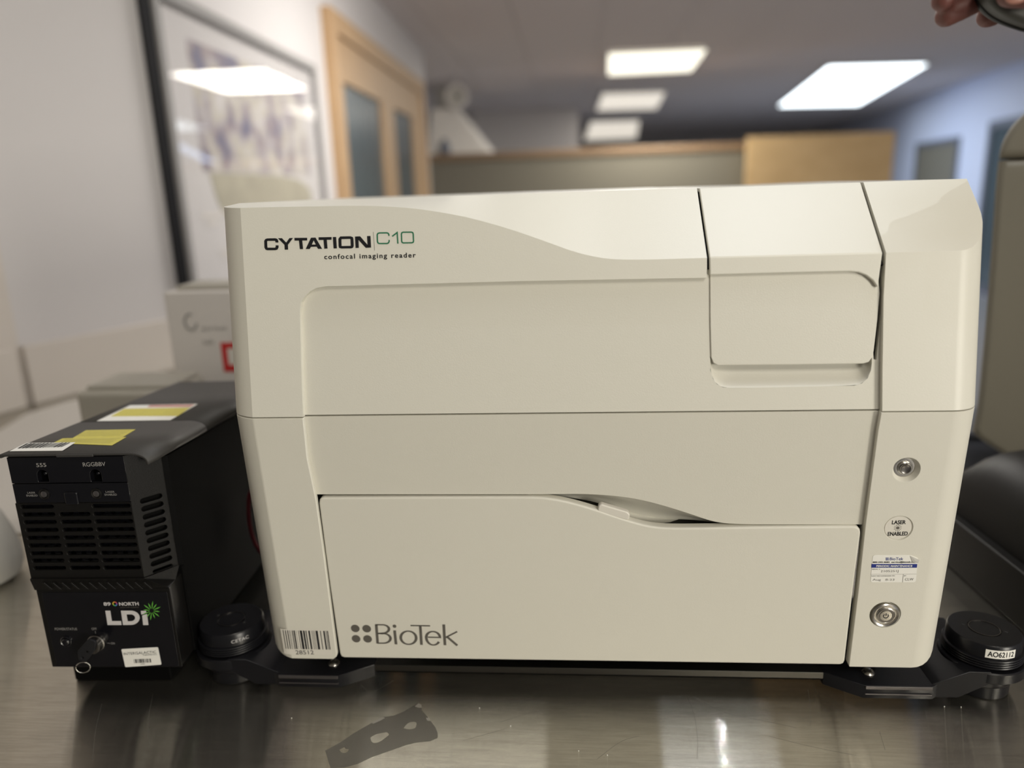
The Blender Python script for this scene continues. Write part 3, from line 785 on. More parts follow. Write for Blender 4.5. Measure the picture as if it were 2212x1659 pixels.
polys += [zz(p) for p in (
    [(250, 213), (302, 212), (360, 270), (336, 300)], [(450, 210), (382, 300), (360, 270), (402, 211)], [(336, 300), (360, 268), (382, 300), (385, 364), (340, 365)],
    [(468, 208), (638, 207), (638, 243), (470, 245)], [(528, 240), (572, 240), (584, 357), (541, 358)],
    [(788, 200), (963, 197), (962, 233), (790, 237)], [(854, 232), (898, 231), (908, 350), (865, 352)],
    [(978, 197), (1022, 196), (1032, 348), (988, 349)],
    [(1272, 190), (1318, 188), (1323, 341), (1280, 343)], [(1432, 184), (1478, 183), (1486, 337), (1440, 339)], [(1300, 189), (1340, 187), (1460, 325), (1440, 339), (1415, 340), (1300, 215)])]
nl_ = link('name_lettering', flat(FU, polys, .00022), M['ink'], dev)
link('name_lettering', plate(FU, [zz([(618, 356), (688, 206), (748, 204), (835, 353), (782, 354), (765, 325), (687, 328), (670, 356)]), zz([(700, 297), (752, 296), (724, 240)])], .00022, .00015), M['ink'], dev)
gw = 18 / 6.144 * PXM
polys = stroke(zz(C_pts(1567, 141, 1722, 283, 182, 235, 26)), gw) + stroke(zz([(1766, 188), (1832, 137), (1841, 285)]), gw)
polys += stroke(zz([(1888, 158), (1893, 142), (1908, 133), (2022, 132), (2038, 139), (2045, 155), (2049, 252), (2044, 266), (2029, 273), (1912, 275), (1897, 267), (1892, 252)]), gw, True)
link('number_lettering', flat(FU, polys, .00022), M['green'], dev)
link('divider_line', flat(FU, stroke(zz([(1515, 130), (1532, 375)]), 4 / 6.144 * PXM), .00022), M['greyink'], dev)
pxtext('tagline_lettering', 'confocal imaging reader', FU, (700.8, 559.7), (898.5, 555.9), (700.8, 549), M['ink'], dev, spacing=1.25, bold=.02)

# brand lettering on the door
Z5 = lambda x, y: (680 + x / 5.53, 1300 + y / 5.53)
def z5(pts): return [FL.uv(*Z5(x, y)) for x, y in pts]
TH, TN = 38 / 5.53 * PXM, 21 / 5.53 * PXM
def wf2(t): return TN + (TH - TN) * min(1, abs(t.y) ** 1.5)
polys = []
for x, y in ((478, 332), (615, 335), (488, 455), (626, 457)):
    c = FL.uv(*Z5(x, y)); polys.append(circ(c[0], c[1], 62 / 5.53 * PXM * 1.0, 28))
def S2(pts, wfn=wf2, closed=False): polys.extend(stroke(z5(pts), TH, closed, wfn))
def ell(cx_, cy_, rx, ry, a0, a1, n=26, sk=.05): return [(cx_ + rx * cos(radians(a0 + (a1 - a0) * i / n)) + sk * ry * sin(radians(a0 + (a1 - a0) * i / n)), cy_ + ry * sin(radians(a0 + (a1 - a0) * i / n))) for i in range(n + 1)]
S2([(729, 282), (746, 512)])
S2([(725, 288), (800, 288)] + ell(805, 338, 76, 50, -85, 85) + [(745, 392)])
S2([(745, 392), (810, 394)] + ell(812, 450, 88, 58, -85, 85) + [(745, 508)])
S2([(949, 355), (966, 522)]); c = FL.uv(*Z5(948, 305)); polys.append(circ(c[0], c[1], 27 / 5.53 * PXM, 18))
S2(ell(1115, 443, 92, 79, 0, 360, 36)[:-1], closed=True)
S2([(1140, 297), (1374, 301)], lambda t: TN); S2([(1256, 300), (1271, 528)])
S2([(1348, 437), (1490, 440)] + ell(1410, 440, 82, 71, 0, -180, 18) + ell(1410, 440, 82, 90, 180, 35, 20)[1:])
S2([(1537, 284), (1552, 532)]); S2([(1560, 440), (1698, 370)], lambda t: TN * 1.1); S2([(1575, 430), (1700, 536)], lambda t: TH * .9)
link('brand_lettering', flat(FL, polys, .00022 - .0018), M['greyink'], door_)

# barcode sticker that wraps the lower corner
def unwrap(s):   # front-plane coordinate -> arc coordinate
    if s >= RL: return s
    return RL - RL * asin(min(1, (RL - s) / RL * .93))
def wrap(a, b, w):
    if a >= RL: return FL.pt(a, b, w)
    ph = (RL - a) / RL
    p = FL.pt(RL - (RL + w) * sin(ph), b, 0); return p + FL.n * (RL - (RL + w) * cos(ph))
Z7 = lambda x, y: (540 + x / 10.055, 1320 + y / 10.055)
bars = [(705, 722), (757, 778), (808, 828), (852, 862), (880, 885), (911, 930), (946, 974), (1000, 1005), (1046, 1058), (1082, 1130), (1150, 1186), (1206, 1226), (1265, 1300), (1334, 1342), (1360, 1366), (1380, 1386), (1402, 1407), (1424, 1470), (1520, 1536), (1590, 1622), (1642, 1649), (1658, 1665), (1676, 1694)]
def sub(poly, n=4):
    (a, b), (c, d), (e, f), (g_, h) = poly
    return poly
st = []
zt_, zb_ = FL.uv(*Z7(1200, 420))[1], FL.uv(*Z7(1240, 825))[1]
bl_ = []
def sx(x, v=420):
    return FL.uv(*Z7(x, v))[0]
for a, b in bars:
    A, B = unwrap(sx(a)), unwrap(sx(b)); bl_.append([(A, zb_), (B, zb_), (B, zt_), (A, zt_)])
sA, sB = unwrap(sx(640)), sx(1720)
nst = 16; zs0, zs1 = FL.uv(*Z7(1240, 945))[1], FL.uv(*Z7(1200, 400))[1]
cells = []
for i in range(nst):
    A = sA + (sB - sA) * i / nst; B = sA + (sB - sA) * (i + 1) / nst; cells.append([(A, zs0), (B, zs0), (B, zs1), (A, zs1)])
stk = link('barcode_sticker', flat(FL, cells, .00015, wrap), M['paper2'], dev)
link('bars', flat(FL, bl_, .0003, wrap), M['ink'], stk)
pxtext('lettering', '28512', FL, (639.5, 1413), (678.5, 1413), (639.5, 1403.8), M['ink'], stk, w=.0003, mapfn=wrap)

# maintenance sticker
Z9 = lambda x, y: (1860 + x / 15.8, 1180 + y / 15.8)
def z9(pts): return [FL.uv(*Z9(x, y)) for x, y in pts]
ms = link('service_sticker', plate(FL, [roundpoly(z9([(400, 300), (1680, 300), (1940, 400), (1865, 1225), (320, 1225)]), [.0024, .0003, .0006, .0022, .0022])], .0002, .0002), M['paper'], dev)
def zt9(body, l, r, t, m, **kw): return text('lettering', body, FL, FL.uv(*Z9(*l)), FL.uv(*Z9(*r)), FL.uv(*Z9(*t)), m, ms, w=.0004, **kw)
link('blue_band', plate(FL, [z9([(357, 600), (1915, 600), (1900, 727), (350, 727)])], .0003, .0001), M['blue'], ms)
zt9('PERIODIC MAINTENANCE', (510, 697), (1740, 694), (512, 634), M['paper'], bold=.03)
zt9('BioTek', (970, 470), (1430, 468), (972, 368), M['blue'])
d9 = []
for x, y in ((860, 400), (915, 400), (860, 452), (915, 452)):
    c = FL.uv(*Z9(x, y)); d9.append(circ(c[0], c[1], 25 / 15.8 * PXM, 12))
link('lettering', flat(FL, d9, .0004), M['blue'], ms)
zt9('800-242-4685  service@biotek.com', (395, 560), (1885, 552), (396, 510), M['ink'], bold=.02)
zt9('SERIAL #', (365, 790), (640, 788), (366, 758), M['ink'])
zt9('2105251J', (665, 880), (1270, 875), (668, 800), M['dimink'])
zt9('NEXT RECOMMENDED PM', (350, 1022), (1140, 1018), (352, 990), M['ink'])
zt9('BY', (1465, 1015), (1540, 1014), (1466, 985), M['ink'])
zt9('Aug   8-23', (390, 1165), (1130, 1165), (392, 1095), M['dimink'])
zt9('CLW', (1490, 1165), (1780, 1160), (1492, 1075), M['dimink'])
link('lettering', flat(FL, stroke(z9([(330, 945), (1890, 940)]), 8 / 15.8 * PXM) + stroke(z9([(1440, 950), (1415, 1225)]), 12 / 15.8 * PXM), .0004), M['dimink'], ms)
pl = z9([(1670, 310), (1940, 400), (1900, 520), (1740, 520)])
bm = bmesh.new(); vs = [bm.verts.new(FL.pt(a, b, w)) for (a, b), w in zip(pl, (.0006, .0030, .0026, .0006))]; bm.faces.new(vs)
link('peeling_corner', mesh_from(bm), M['paper'], ms)

# ------------------------------------------------------------------ isolation platform under the instrument
pf = thing('isolation_platform', 'black vibration isolation platform carrying the ivory imaging reader', 'platform', (.3, .1, TABLE))
# base plate and rail
box('base_plate', .035, .565, .075, .40, ZB - .012, ZB - .0008, M['blackmetal'], pf, .002)
rl0 = ray_at(1200, 1445, 1, .034); rl1 = ray_at(1815, 1451, 1, .034)
box('rail', .065, rl1.x, .034, .052, -.2605, -.2542, mat('dark_rail', (.11, .105, .095), .35, metal=1), pf, .0006)
box('cross_beam', .07, .53, .050, .08, -.2735, -.2602, M['matteblack'], pf, .001)
def bracket(s):
    X = lambda x: x if s > 0 else .6 - x      # modelled for the right side, mirrored for the left
    K = 0 if s > 0 else 0
    # low plate, with a chamfered front corner
    zt, zb = -.2535, -.2665
    pts = [(.505, .034), (.534, .016), (.592, .016), (.612, .030), (.612, .13), (.505, .13)]
    pts = [(X(x), y) for x, y in pts]
    if s < 0: pts = pts[::-1]
    br = prism('bracket', pts, zb, zt, M['blackmetal'], pf, .0008)
    # highlights along the front edge, put in as bright metal strips
    x0, x1 = sorted((X(.535), X(.591)))
    box('edge_highlight', x0, x1, .0148, .0165, zt - .0032, zt - .0002, M['edge'], br, .0004)
    box('edge_highlight', x0, x1, .0148, .0165, zt - .0085, zt - .0075, M['edge'], br, .0002)
    # ramp up to the raised arm
    bm = bmesh.new(); za, zc = -.2405, -.2525
    sec = [(.592, zb), (.592, zt), (.622, za), (.64, za), (.64, zc), (.615, zb)]
    A = [bm.verts.new((X(x), .019, z)) for x, z in sec]; B = [bm.verts.new((X(x), .105, z)) for x, z in sec]
    bm.faces.new(A); bm.faces.new(B)
    for i in range(len(sec)): bm.faces.new((A[i], A[(i + 1) % len(sec)], B[(i + 1) % len(sec)], B[i]))
    bevelmod(link('arm', mesh_from(bm), M['blackmetal'], br), .0008)
    cx_, cy_ = X(.648), .052
    link('arm_eye', lathe([(0, 0), (.034, 0), (.035, .001), (.035, .0095), (.034, .0105), (0, .0105)], (cx_, cy_, zc + .0005), (0, 0, 1), 56), M['blackmetal'], br)
    # bolt
    bx_, by_ = X(.544), .034
    link('bolt', lathe([(.0055, 0), (.0055, .0008), (.004, .0028), (.0022, .0034), (0, .0034)], (bx_, by_, zt), (0, 0, 1), 20), M['chrome'], br)
    link('stud', lathe([(.0018, 0), (.0018, .018), (0, .018)], (X(.556), .05, zt), (0, 0, 1), 12), M['darksteel'], br)
    # isolator: foot, threads and knob
    O = (cx_, cy_, TABLE)
    iso = link('isolator', lathe([(0, 0), (.0225, 0), (.0245, .0015), (.0245, .012), (.0262, .0135), (.0275, .0155), (.0275, .019), (.022, .0195), (.022, .036)], O, (0, 0, 1), 56), M['blackmetal'], br)
    pr_ = [(.022, .0345)]
    for i in range(4):
        h = .0355 + i * .0022; pr_ += [(.0318, h), (.0322, h + .0008), (.0318, h + .0016), (.0300, h + .0019)]
    pr_ += [(.0300, .0445), (.0296, .0550), (.0285, .0565), (0.0135, .0565), (.0133, .0558), (.0128, .0558), (.0125, .0563), (0, .0563)]
    kn = link('adjusting_knob', lathe(pr_, O, (0, 0, 1), 72), M['blackmetal'], br)
    link('centre_ring', lathe([(.0120, 0), (.0120, .0007), (.0127, .0007), (.0127, 0)], (cx_, cy_, TABLE + .0562), (0, 0, 1), 48), M['darksteel'], br)
    for a in (200, 20):
        link('spanner_hole', lathe([(0, 0), (.0013, 0), (.0013, .0002), (0, .0002)], (cx_ + .0165 * cos(radians(a)), cy_ + .0165 * sin(radians(a)) * -1, TABLE + .0565), (0, 0, 1), 12), M['dark'], br)
    return (cx_, cy_), br
(cr_, brR) = bracket(1); (cl_, brL) = bracket(-1)
def cylmap(c, R, a0):
    def f(a, b, w):
        th = a0 + a / R; return Vector((c[0] + (R + w) * sin(th), c[1] - (R + w) * cos(th), TABLE + b))
    return f
mf = cylmap(cr_, .0298, radians(0))
cells = []
for i in range(8): A = -.0125 + .025 * i / 8; cells.append([(A, .0455), (A + .025 / 8, .0455), (A + .025 / 8, .0535), (A, .0535)])
stl = link('number_label', flat(None, cells, .0002, mf), M['paper'], brR)
text('number_label', 'AO62112', None, (-.0108, .0472), (.0108, .0472), (-.0108, .0522), M['ink'], brR, w=.0003, mapfn=mf, bold=.02)
mf = cylmap(cl_, .0298, radians(34))
text('maker_lettering', 'CETAC', None, (-.006, .0478), (.010, .0478), (-.006, .0512), M['whiteink'], brL, w=.0003, mapfn=mf)

# ------------------------------------------------------------------ black laser light engine on the left
TH_ = radians(1.5); ELX = Vector((cos(TH_), sin(TH_), 0)); ELY = Vector((-sin(TH_), cos(TH_), 0))
LO = Vector((-.1995, -.0016, 0))
FD = Frame(LO, ELX, (0, 0, 1))
LSL = .054                              # the lid falls slightly towards the back
FTop = Frame(LO + Vector((0, 0, -.0285)), ELX, ELY - Vector((0, 0, LSL)))
ldi = thing('light_engine', 'tall black laser light engine with slotted grille, key switch and yellow lid labels', 'laser light source', LO + ELX * .06 + ELY * .12 + Vector((0, 0, TABLE)))
def lp_(s, d, z): return LO + ELX * s + ELY * d + Vector((0, 0, z))
def lbox(name, s0, s1, d0, d1, z0, z1, m, parent=ldi, bev=0):
    mtx = Matrix.Translation(LO) @ Matrix.Rotation(TH_, 4, 'Z')
    return box(name, s0, s1, d0, d1, z0, z1, m, parent, bev, 3, mtx)
zTop = FD.uv(22, 990)[1]; zGr0 = FD.uv(60, 1087)[1]; zCh = FD.uv(70, 1249)[1]; zCh2 = FD.uv(90, 1272, .003)[1]; zBt = FD.uv(200, 1443, .003)[1]
sL = .0; s1_ = FD.uv(291, 1130)[0]; pass
dC = .022
ro = FD.uv(371, 1130, dC)[0]
BACK = FTop.uv(385, 825)[1] + .004
# body behind the faces
sT = FTop.uv(283, 976)[0] - .006
bm = bmesh.new()
plan = [(.002, .004), (s1_ - .001, .004), (ro - .003, dC + .002), (ro - .001, BACK), (.002, BACK)]
mtx = Matrix.Translation(LO) @ Matrix.Rotation(TH_, 4, 'Z')
def lprism(name, plan, z0, z1, m, parent=ldi, bev=0, slope=0):
    o = prism(name, [tuple((mtx @ Vector((x, y, 0))).xy) for x, y in plan], z0, z1, m, parent, bev)
    for v in o.data.vertices:
        if slope and abs(v.co.z - z1) < 1e-5: v.co.z -= slope * (mtx.inverted() @ v.co).y
    return o
lprism('body', [(.0008, .0085), (s1_ - .003, .0085), (ro - .006, dC + .008), (ro - .001, dC + .012), (ro - .001, BACK), (.0008, BACK)], zCh - .006, -.043, M['matteblack'], ldi, 0, LSL)
lprism('upper_body', [(.001, .0085), (sT, .0085), (sT, BACK - .001), (.001, BACK - .001)], -.060, -.0325, M['matteblack'], ldi, 0, LSL)
lbox('cheek', .0002, .0016, .0046, .0095, zCh, zTop, M['black'])  # side strip added to stop light leaking in behind the grille
lprism('lower_body', [(.006, .03), (ro - .001, .03), (ro - .001, BACK), (.006, BACK)], zBt, zCh - .005, M['matteblack'], ldi, .001)
lprism('body_foot', [(-.003, .032), (ro - .03, .032), (ro - .03, BACK - .01), (-.003, BACK - .01)], TABLE, zBt, M['matteblack'], ldi, .002)
# front panels
def fpl(name, px, w, th, m, bev=.0006, parent=ldi, d=0, holes=(), rr=0):
    o = FD.P(px, d); o = roundpoly(o, rr) if rr else o
    return link(name, plate(FD, [o] + [h for h in holes], w, th, bev), m, parent)
zA = FD.uv(150, 1044)[1]
def R_(s0, s1, z0, z1): return [(s0, z0), (s1, z0), (s1, z1), (s0, z1)]
z0_ = zA + .0003
hole1 = []
def hole_u(px0, px1, y0, y1):
    a, b = FD.uv(px0, y1); c, d = FD.uv(px1, y0)
    r = (c - a) / 2; out = [(a, b), (c, b)]
    for i in range(9):
        t = pi * i / 8; out.append((a + r + r * cos(t), d - r + r * sin(t)))
    return out
link('top_bezel', plate(FD, [R_(.001, s1_, z0_, zTop + .0005), hole_u(83, 101, 1015, 1041), hole_u(197, 216, 1014, 1041)], 0, .006, .0006), M['gloss'], ldi)
for px in ((83, 101, 1015, 1040), (197, 216, 1014, 1040)):
    c = FD.uv((px[0] + px[1]) / 2, 1026)
    link('port_dimple', lathe([(.0016, 0), (.0016, .0004), (.0010, .0010), (0, .0011)], FD.pt(c[0], c[1], -.004), -FD.n, 16), M['gloss'], ldi)
pxtext('lettering', '555', FD, (79.5, 1008.5), (101, 1008), (79.5, 1000), M['dimink'], ldi, w=.0003, bold=.01)
pxtext('lettering', 'RGGBBV', FD, (180, 1007.5), (229, 1006), (180, 998.5), M['dimink'], ldi, w=.0003, bold=.01)
zG = zGr0
# middle bezel with two buttons and a small window
link('middle_bezel', plate(FD, [roundpoly([(.001, zG), (s1_, zG), (s1_, zA - .0003), (.001, zA - .0003)], [0, .002, 0, 0])], 0, .006, .0006), M['gloss'], ldi)
for px, py in ((96, 1067), (209, 1066)):
    c = FD.uv(px, py)
    r = link('laser_button', lathe([(.0048, 0), (.0048, .0008), (.0040, .0012), (.0034, .0008), (.0033, .0001)], FD.pt(*c), -FD.n, 28), M['black'], ldi)
    link('button_cap', lathe([(.0028, 0), (.0027, .0012), (.0020, .0016), (0, .0016)], FD.pt(*c), -FD.n, 24), M['edge'], r)
for l, r, y in (((60, 1066), (77, 1066), 'L'), ((229, 1064), (248, 1064), 'R')):
    pxtext('lettering', 'LASER', FD, l, r, (l[0], l[1] - 4), M['dimink'], ldi, w=.0003)
    pxtext('lettering', 'ENABLED', FD, (l[0] - 2, l[1] + 6.3), (r[0] + 5, r[1] + 6), (l[0] - 2, l[1] + 2), M['dimink'], ldi, w=.0003)
# grille with real slots
rows = [1094, 1111, 1127.5, 1144.5, 1161.5, 1178, 1195, 1211, 1227]
cols0 = [(44, 114), (47, 120), (51, 126), (55, 128), (58, 131), (61, 134), (64, 136), (67, 139), (70, 142)]
slots = []
cA = [(FD.uv(58, 1161)[0], FD.uv(129, 1161)[0]), (FD.uv(138, 1161)[0], FD.uv(204, 1161)[0]), (FD.uv(211, 1161)[0], s1_ - .0012)]
for i, y in enumerate(rows):
    zc = FD.uv(150, y)[1]
    for j, (a, b) in enumerate(cA):
        if i == 0 and j == 1: continue
        slots.append(rrect(a, zc - .0019, b, zc + .0019, .0018, 4))
def grille_fix(sl): return sl
link('grille', plate(FD, [[(.0, zCh), (s1_, zCh), (s1_, zG - .0003), (.0, zG - .0003)]] + slots, 0, .0026, .0005), M['black'], ldi)
# mesh of hexagon filter behind the grille
hexs = []
for i in range(10):
    for j in range(11):
        x = .006 + i * .0095 + (.00475 if j % 2 else 0); z = zCh + .004 + j * .0056
        if x > s1_ - .006 or z > zG - .004: continue
        hexs.append([(x + .0026 * cos(pi / 3 * k_ + pi / 6), z + .0026 * sin(pi / 3 * k_ + pi / 6)) for k_ in range(6)])
ff = link('fan_filter', plate(FD, [[(.003, zCh + .001), (s1_ - .003, zCh + .001), (s1_ - .003, zG - .001), (.003, zG - .001)]] + hexs, -.0065, .001), M['gloss'], ldi)
lat = FD.uv(150, 1075)
wn = link('sensor_window', plate(FD, [rrect(lat[0] - .0040, lat[1] - .0066, lat[0] + .0082, lat[1] + .0055, .002)], .0016, .004, .0015, 3), M['gloss'], ldi)
# chamfer with slanting slots
P1 = LO + ELX * s1_; P2 = LO + ELX * ro + ELY * dC
FC_ = Frame(P1, (P2 - P1), (0, 0, 1)); cw = (P2 - P1).length
sl2 = []
zt0 = FC_.uv(327, 1077)[1]; zt1_ = FC_.uv(347, 1230)[1]
for i in range(10):
    zc = zt0 + (zt1_ - zt0) * i / 9
    sl2.append([(cw * .30 + p[0] * .48 * cw, p[1]) for p in [(q[0], q[1]) for q in [((x), y) for x, y in rrect(0, zc - .0021, 1, zc + .0021, .0020, 4)]]])
def slot(a, b, zc, h):
    out = []; r = h
    for i in range(7): t = -pi / 2 + pi * i / 6; out.append((b - r + r * cos(t), zc + r * sin(t)))
    for i in range(7): t = pi / 2 + pi * i / 6; out.append((a + r + r * cos(t), zc + r * sin(t)))
    return out
sl2 = [slot(cw * .24, cw * .86, zt0 + (zt1_ - zt0) * i / 9, .0024) for i in range(10)]
link('corner_panel', plate(FC_, [[(0, zCh), (cw, zCh)] + [(cw * (1 - t_ / 6), zTop + .0005 - .009 * (1 - sin(pi / 2 * t_ / 6))) for t_ in range(7)]] + sl2, 0, .0022, .0004), M['black'], ldi)
link('corner_filter', plate(FC_, [[(cw * .1, zCh + .001), (cw * .9, zCh + .001), (cw * .9, zTop - .004), (cw * .1, zTop - .004)]], -.0062, .001), M['matteblack'], ldi)
# seam across the corner panel
zs_ = FC_.uv(300, 1040)[1]
# chin: slanted strip down to the recessed lower panel, with slanting louvres
DLW = .003
sR = FD.uv(368, 1300, DLW)[0]; sO = FD.uv(408, 1442, .018)[0]
bm = bmesh.new()
P = [lp_(0, 0, zCh), lp_(s1_, 0, zCh), lp_(ro, dC, zCh), lp_(sO, .018, zCh2), lp_(sR, DLW + .001, zCh2), lp_(.0, DLW, zCh2)]
vs = [bm.verts.new(p) for p in P]
bm.faces.new((vs[0], vs[1], vs[4], vs[5])); bm.faces.new((vs[1], vs[2], vs[3], vs[4]))
o = link('chin', mesh_from(bm), M['black'], ldi); so = o.modifiers.new('solid', 'SOLIDIFY'); so.thickness = .003; so.offset = 0
FCh = Frame(lp_(.0, 0, zCh), ELX, (lp_(0, 0, zCh) - lp_(0, DLW, zCh2)))
hgt = (lp_(0, 0, zCh) - lp_(0, DLW, zCh2)).length
for i in range(12):
    x = .012 + i * (s1_ + .004 - .012) / 11.5
    link('louvre', plate(FCh, [[(x - .0008, -hgt * .22), (x + .0012, -hgt * .22), (x + .0062, -hgt * .85), (x + .0042, -hgt * .85)]], .0032, .0016, .0006), M['black'], ldi)
# lower panel
lprism('lower_block', [(-.001, DLW + .001), (sR + .001, DLW + .001), (sR + (sO - sR) * .45, DLW + .003), (sR + (sO - sR) * .8, DLW + .008), (sO, .018), (sO, BACK * .5), (-.001, BACK * .5)], zBt, zCh2, M['black'], ldi, .002)
fr_lo = roundpoly([(.004, zBt + .001), (sR - .002, zBt + .001), (sR - .002, zCh2 - .004), (.004, zCh2 - .004)], .002)
FDl = Frame(LO + ELY * DLW, ELX, (0, 0, 1))
lowp = link('control_panel', plate(FDl, [fr_lo], -.0006, .002, .0003), M['gloss'], ldi)
def pt2(name, body, l, r, t, m, **kw): return pxtext(name, body, FDl, l, r, t, m, lowp, w=-.0005, **kw)
pt2('lettering', '89', (223.5, 1308.8), (239, 1308.8), (223.5, 1301.5), M['whiteink'], bold=.03)
pt2('lettering', 'NORTH', (257, 1308.8), (299.5, 1308.3), (257, 1301.5), M['whiteink'], bold=.03)
pt2('lettering', 'LIGHT FOR SCIENCE', (259, 1314), (299, 1313.5), (259, 1311.8), M['greyink'])
# colour ring
cc = FDl.uv(247.5, 1305)
for i, col in enumerate([(.7, .1, .08), (.7, .35, .05), (.6, .55, .05), (.1, .45, .1), (.05, .25, .6), (.3, .08, .4)]):
    m_ = mat('ring_print', col, .5); a0 = radians(60 * i + 30)
    arc = [(cc[0] + .0018 * cos(a0 + radians(60) * k_ / 6), cc[1] + .0018 * sin(a0 + radians(60) * k_ / 6)) for k_ in range(7)]
    link('logo_ring', flat(FDl, stroke(arc, .0010), -.0005), m_, lowp)
# big letters L D i
def z2(pts): return [FDl.uv(x / 4.609, 1130 + y / 4.609) for x, y in pts]
Lp = [z2([(1045, 875), (1095, 875), (1112, 975), (1200, 975), (1207, 1018), (1068, 1018)])]
lt = flat(FDl, [z2([(1045, 875), (1095, 875), (1118, 1018), (1068, 1018)]), z2([(1110, 978), (1203, 978), (1208, 1018), (1116, 1018)])], -.0005)
link('lettering', lt, M['whiteink'], lowp)
dp = [(1200, 875), (1300, 875)] + [(1300 + 88 * sin(pi * i / 12), 946 - 71 * cos(pi * i / 12)) for i in range(13)] + [(1222, 1018)]
dh_ = [(1256, 912), (1300, 912)] + [(1300 + 42 * sin(pi * i / 12), 946 - 34 * cos(pi * i / 12)) for i in range(13)] + [(1268, 980)]
link('lettering', plate(FDl, [z2(dp), z2(dh_)], -.0005, .0002), M['whiteink'], lowp)
link('lettering', flat(FDl, [z2([(1398, 876), (1450, 876), (1458, 902), (1404, 914)]), z2([(1412, 922), (1462, 908), (1475, 1018), (1422, 1018)])], -.0005), M['whiteink'], lowp)
cs = (1507, 875); rays = []
for i in range(12):
    a = 2 * pi * i / 12 + .12; r0, r1 = 22, (98 if i % 2 else 84)
    A = (cs[0] + r0 * cos(a), cs[1] + r0 * sin(a)); B = (cs[0] + r1 * cos(a), cs[1] + r1 * sin(a)); n_ = (-sin(a) * 6, cos(a) * 6)
    mid = (cs[0] + r1 * .7 * cos(a), cs[1] + r1 * .7 * sin(a))
    rays.append(z2([(A[0] + n_[0] * .4, A[1] + n_[1] * .4), (mid[0] + n_[0], mid[1] + n_[1]), B, (mid[0] - n_[0], mid[1] - n_[1]), (A[0] - n_[0] * .4, A[1] - n_[1] * .4)]))
link('starburst', flat(FDl, rays, -.0005), M['lime'], lowp)
pt2('lettering', 'POWER/STATUS', (118, 1362), (166, 1362), (118, 1356.5), M['dimink'])
pt2('lettering', 'OFF', (197.5, 1361.5), (208.5, 1361.5), (197.5, 1356.5), M['dimink'])
pt2('lettering', 'ON', (239, 1392.5), (247.5, 1392.5), (239, 1388), M['dimink'])
link('lettering', flat(FDl, stroke(FDl.P([(205, 1364), (205.8, 1369)]), .0003) + stroke(FDl.P([(230.5, 1390), (236, 1390), (236, 1392)]), .0003), -.0005), M['dimink'], lowp)
c = FDl.uv(143, 1386)
kb = link('status_button', lathe([(.0055, 0), (.0055, .0012), (.0046, .0018), (.0040, .0012), (.0039, .0003)], FDl.pt(c[0], c[1], -.0008), -FDl.n, 32), M['gloss'], ldi)
link('button_cap', lathe([(.0036, 0), (.0035, .0020), (.0026, .0028), (0, .0028)], FDl.pt(c[0], c[1], -.0008), -FDl.n, 28), M['gloss'], kb)
# key switch
kc = FDl.uv(208, 1389); KO = FDl.pt(kc[0], kc[1], -.0008)
ks = link('key_switch', lathe([(.0082, 0), (.0082, .0018), (.0074, .0024), (.0070, .0075), (.0058, .0082), (.0036, .0083), (.0034, .0078), (0, .0078)], KO, -FDl.n, 36), M['darksteel'], ldi)
key = thing('switch_key', 'small dark key in the key switch with a silver ring hanging from it', 'key', FDl.pt(kc[0], kc[1], .012))
kdir = (FDl.uv(180, 1425, -.02)[0] - FDl.uv(206, 1391, -.01)[0], FDl.uv(180, 1425, -.02)[1] - FDl.uv(206, 1391, -.01)[1])
# key: shank then bow hanging down-left
kp = [(kc[0] - .0016, kc[1] + .002), (kc[0] + .0016, kc[1] - .001)]
hd_ = FDl.P([(193, 1378), (209, 1384), (207, 1402), (196, 1418), (188, 1427), (172, 1426), (168, 1406)], -.012)
link('bow', plate(FDl, [roundpoly(hd_, .0022), circ(*FDl.uv(180, 1419, -.012), .0012, 14)], .0135, .0024, .0008), M['ink'], key)
link('shank', lathe([(0, 0), (.0012, 0), (.0012, .007), (0, .007)], FDl.pt(kc[0], kc[1], .0065), -FDl.n, 12), M['darksteel'], key)
rc = FDl.pt(*FDl.uv(179.5, 1442, -.0125), .0125)
ring_pts = [rc + ELX * (.0058 * cos(t)) + Vector((0, 0, 1)) * (.0053 * sin(t)) + ELY * (.0015 * cos(t)) for t in [2 * pi * i / 36 for i in range(36)]]
link('key_ring', tube(ring_pts, .00045, 8, True), M['chrome'], key)
# white inventory sticker
stq = roundpoly(z2([(1205, 1258), (1570, 1238), (1605, 1412), (1245, 1437)]), .0012)
sk = link('inventory_sticker', plate(FDl, [stq], -.0004, .0002), M['paper'], ldi)
def kt(body, l, r, t, m, **kw): return text('lettering', body, FDl, z2([l])[0], z2([r])[0], z2([t])[0], m, sk, w=-.0002, **kw)
kt('INTERGALACTIC', (1232, 1316), (1556, 1296), (1230, 1290), M['ink'])
kt('THERAPEUTICS', (1420, 1322), (1560, 1314), (1419, 1310), M['ink'])
rnd = random.Random(3); x = 1330; bb = []
while x < 1495:
    w_ = rnd.choice((4, 6, 9)); bb.append(z2([(x, 1356 - (x - 1330) * .03), (x + w_, 1356 - (x - 1330) * .03), (x + w_ + 6, 1396 - (x - 1330) * .05), (x + 6, 1396 - (x - 1330) * .05)])); x += w_ + rnd.choice((3, 5, 8))
link('bars', flat(FDl, bb, -.0002), M['ink'], sk)
kt('0486', (1400, 1410), (1442, 1407), (1400, 1400), M['ink'])
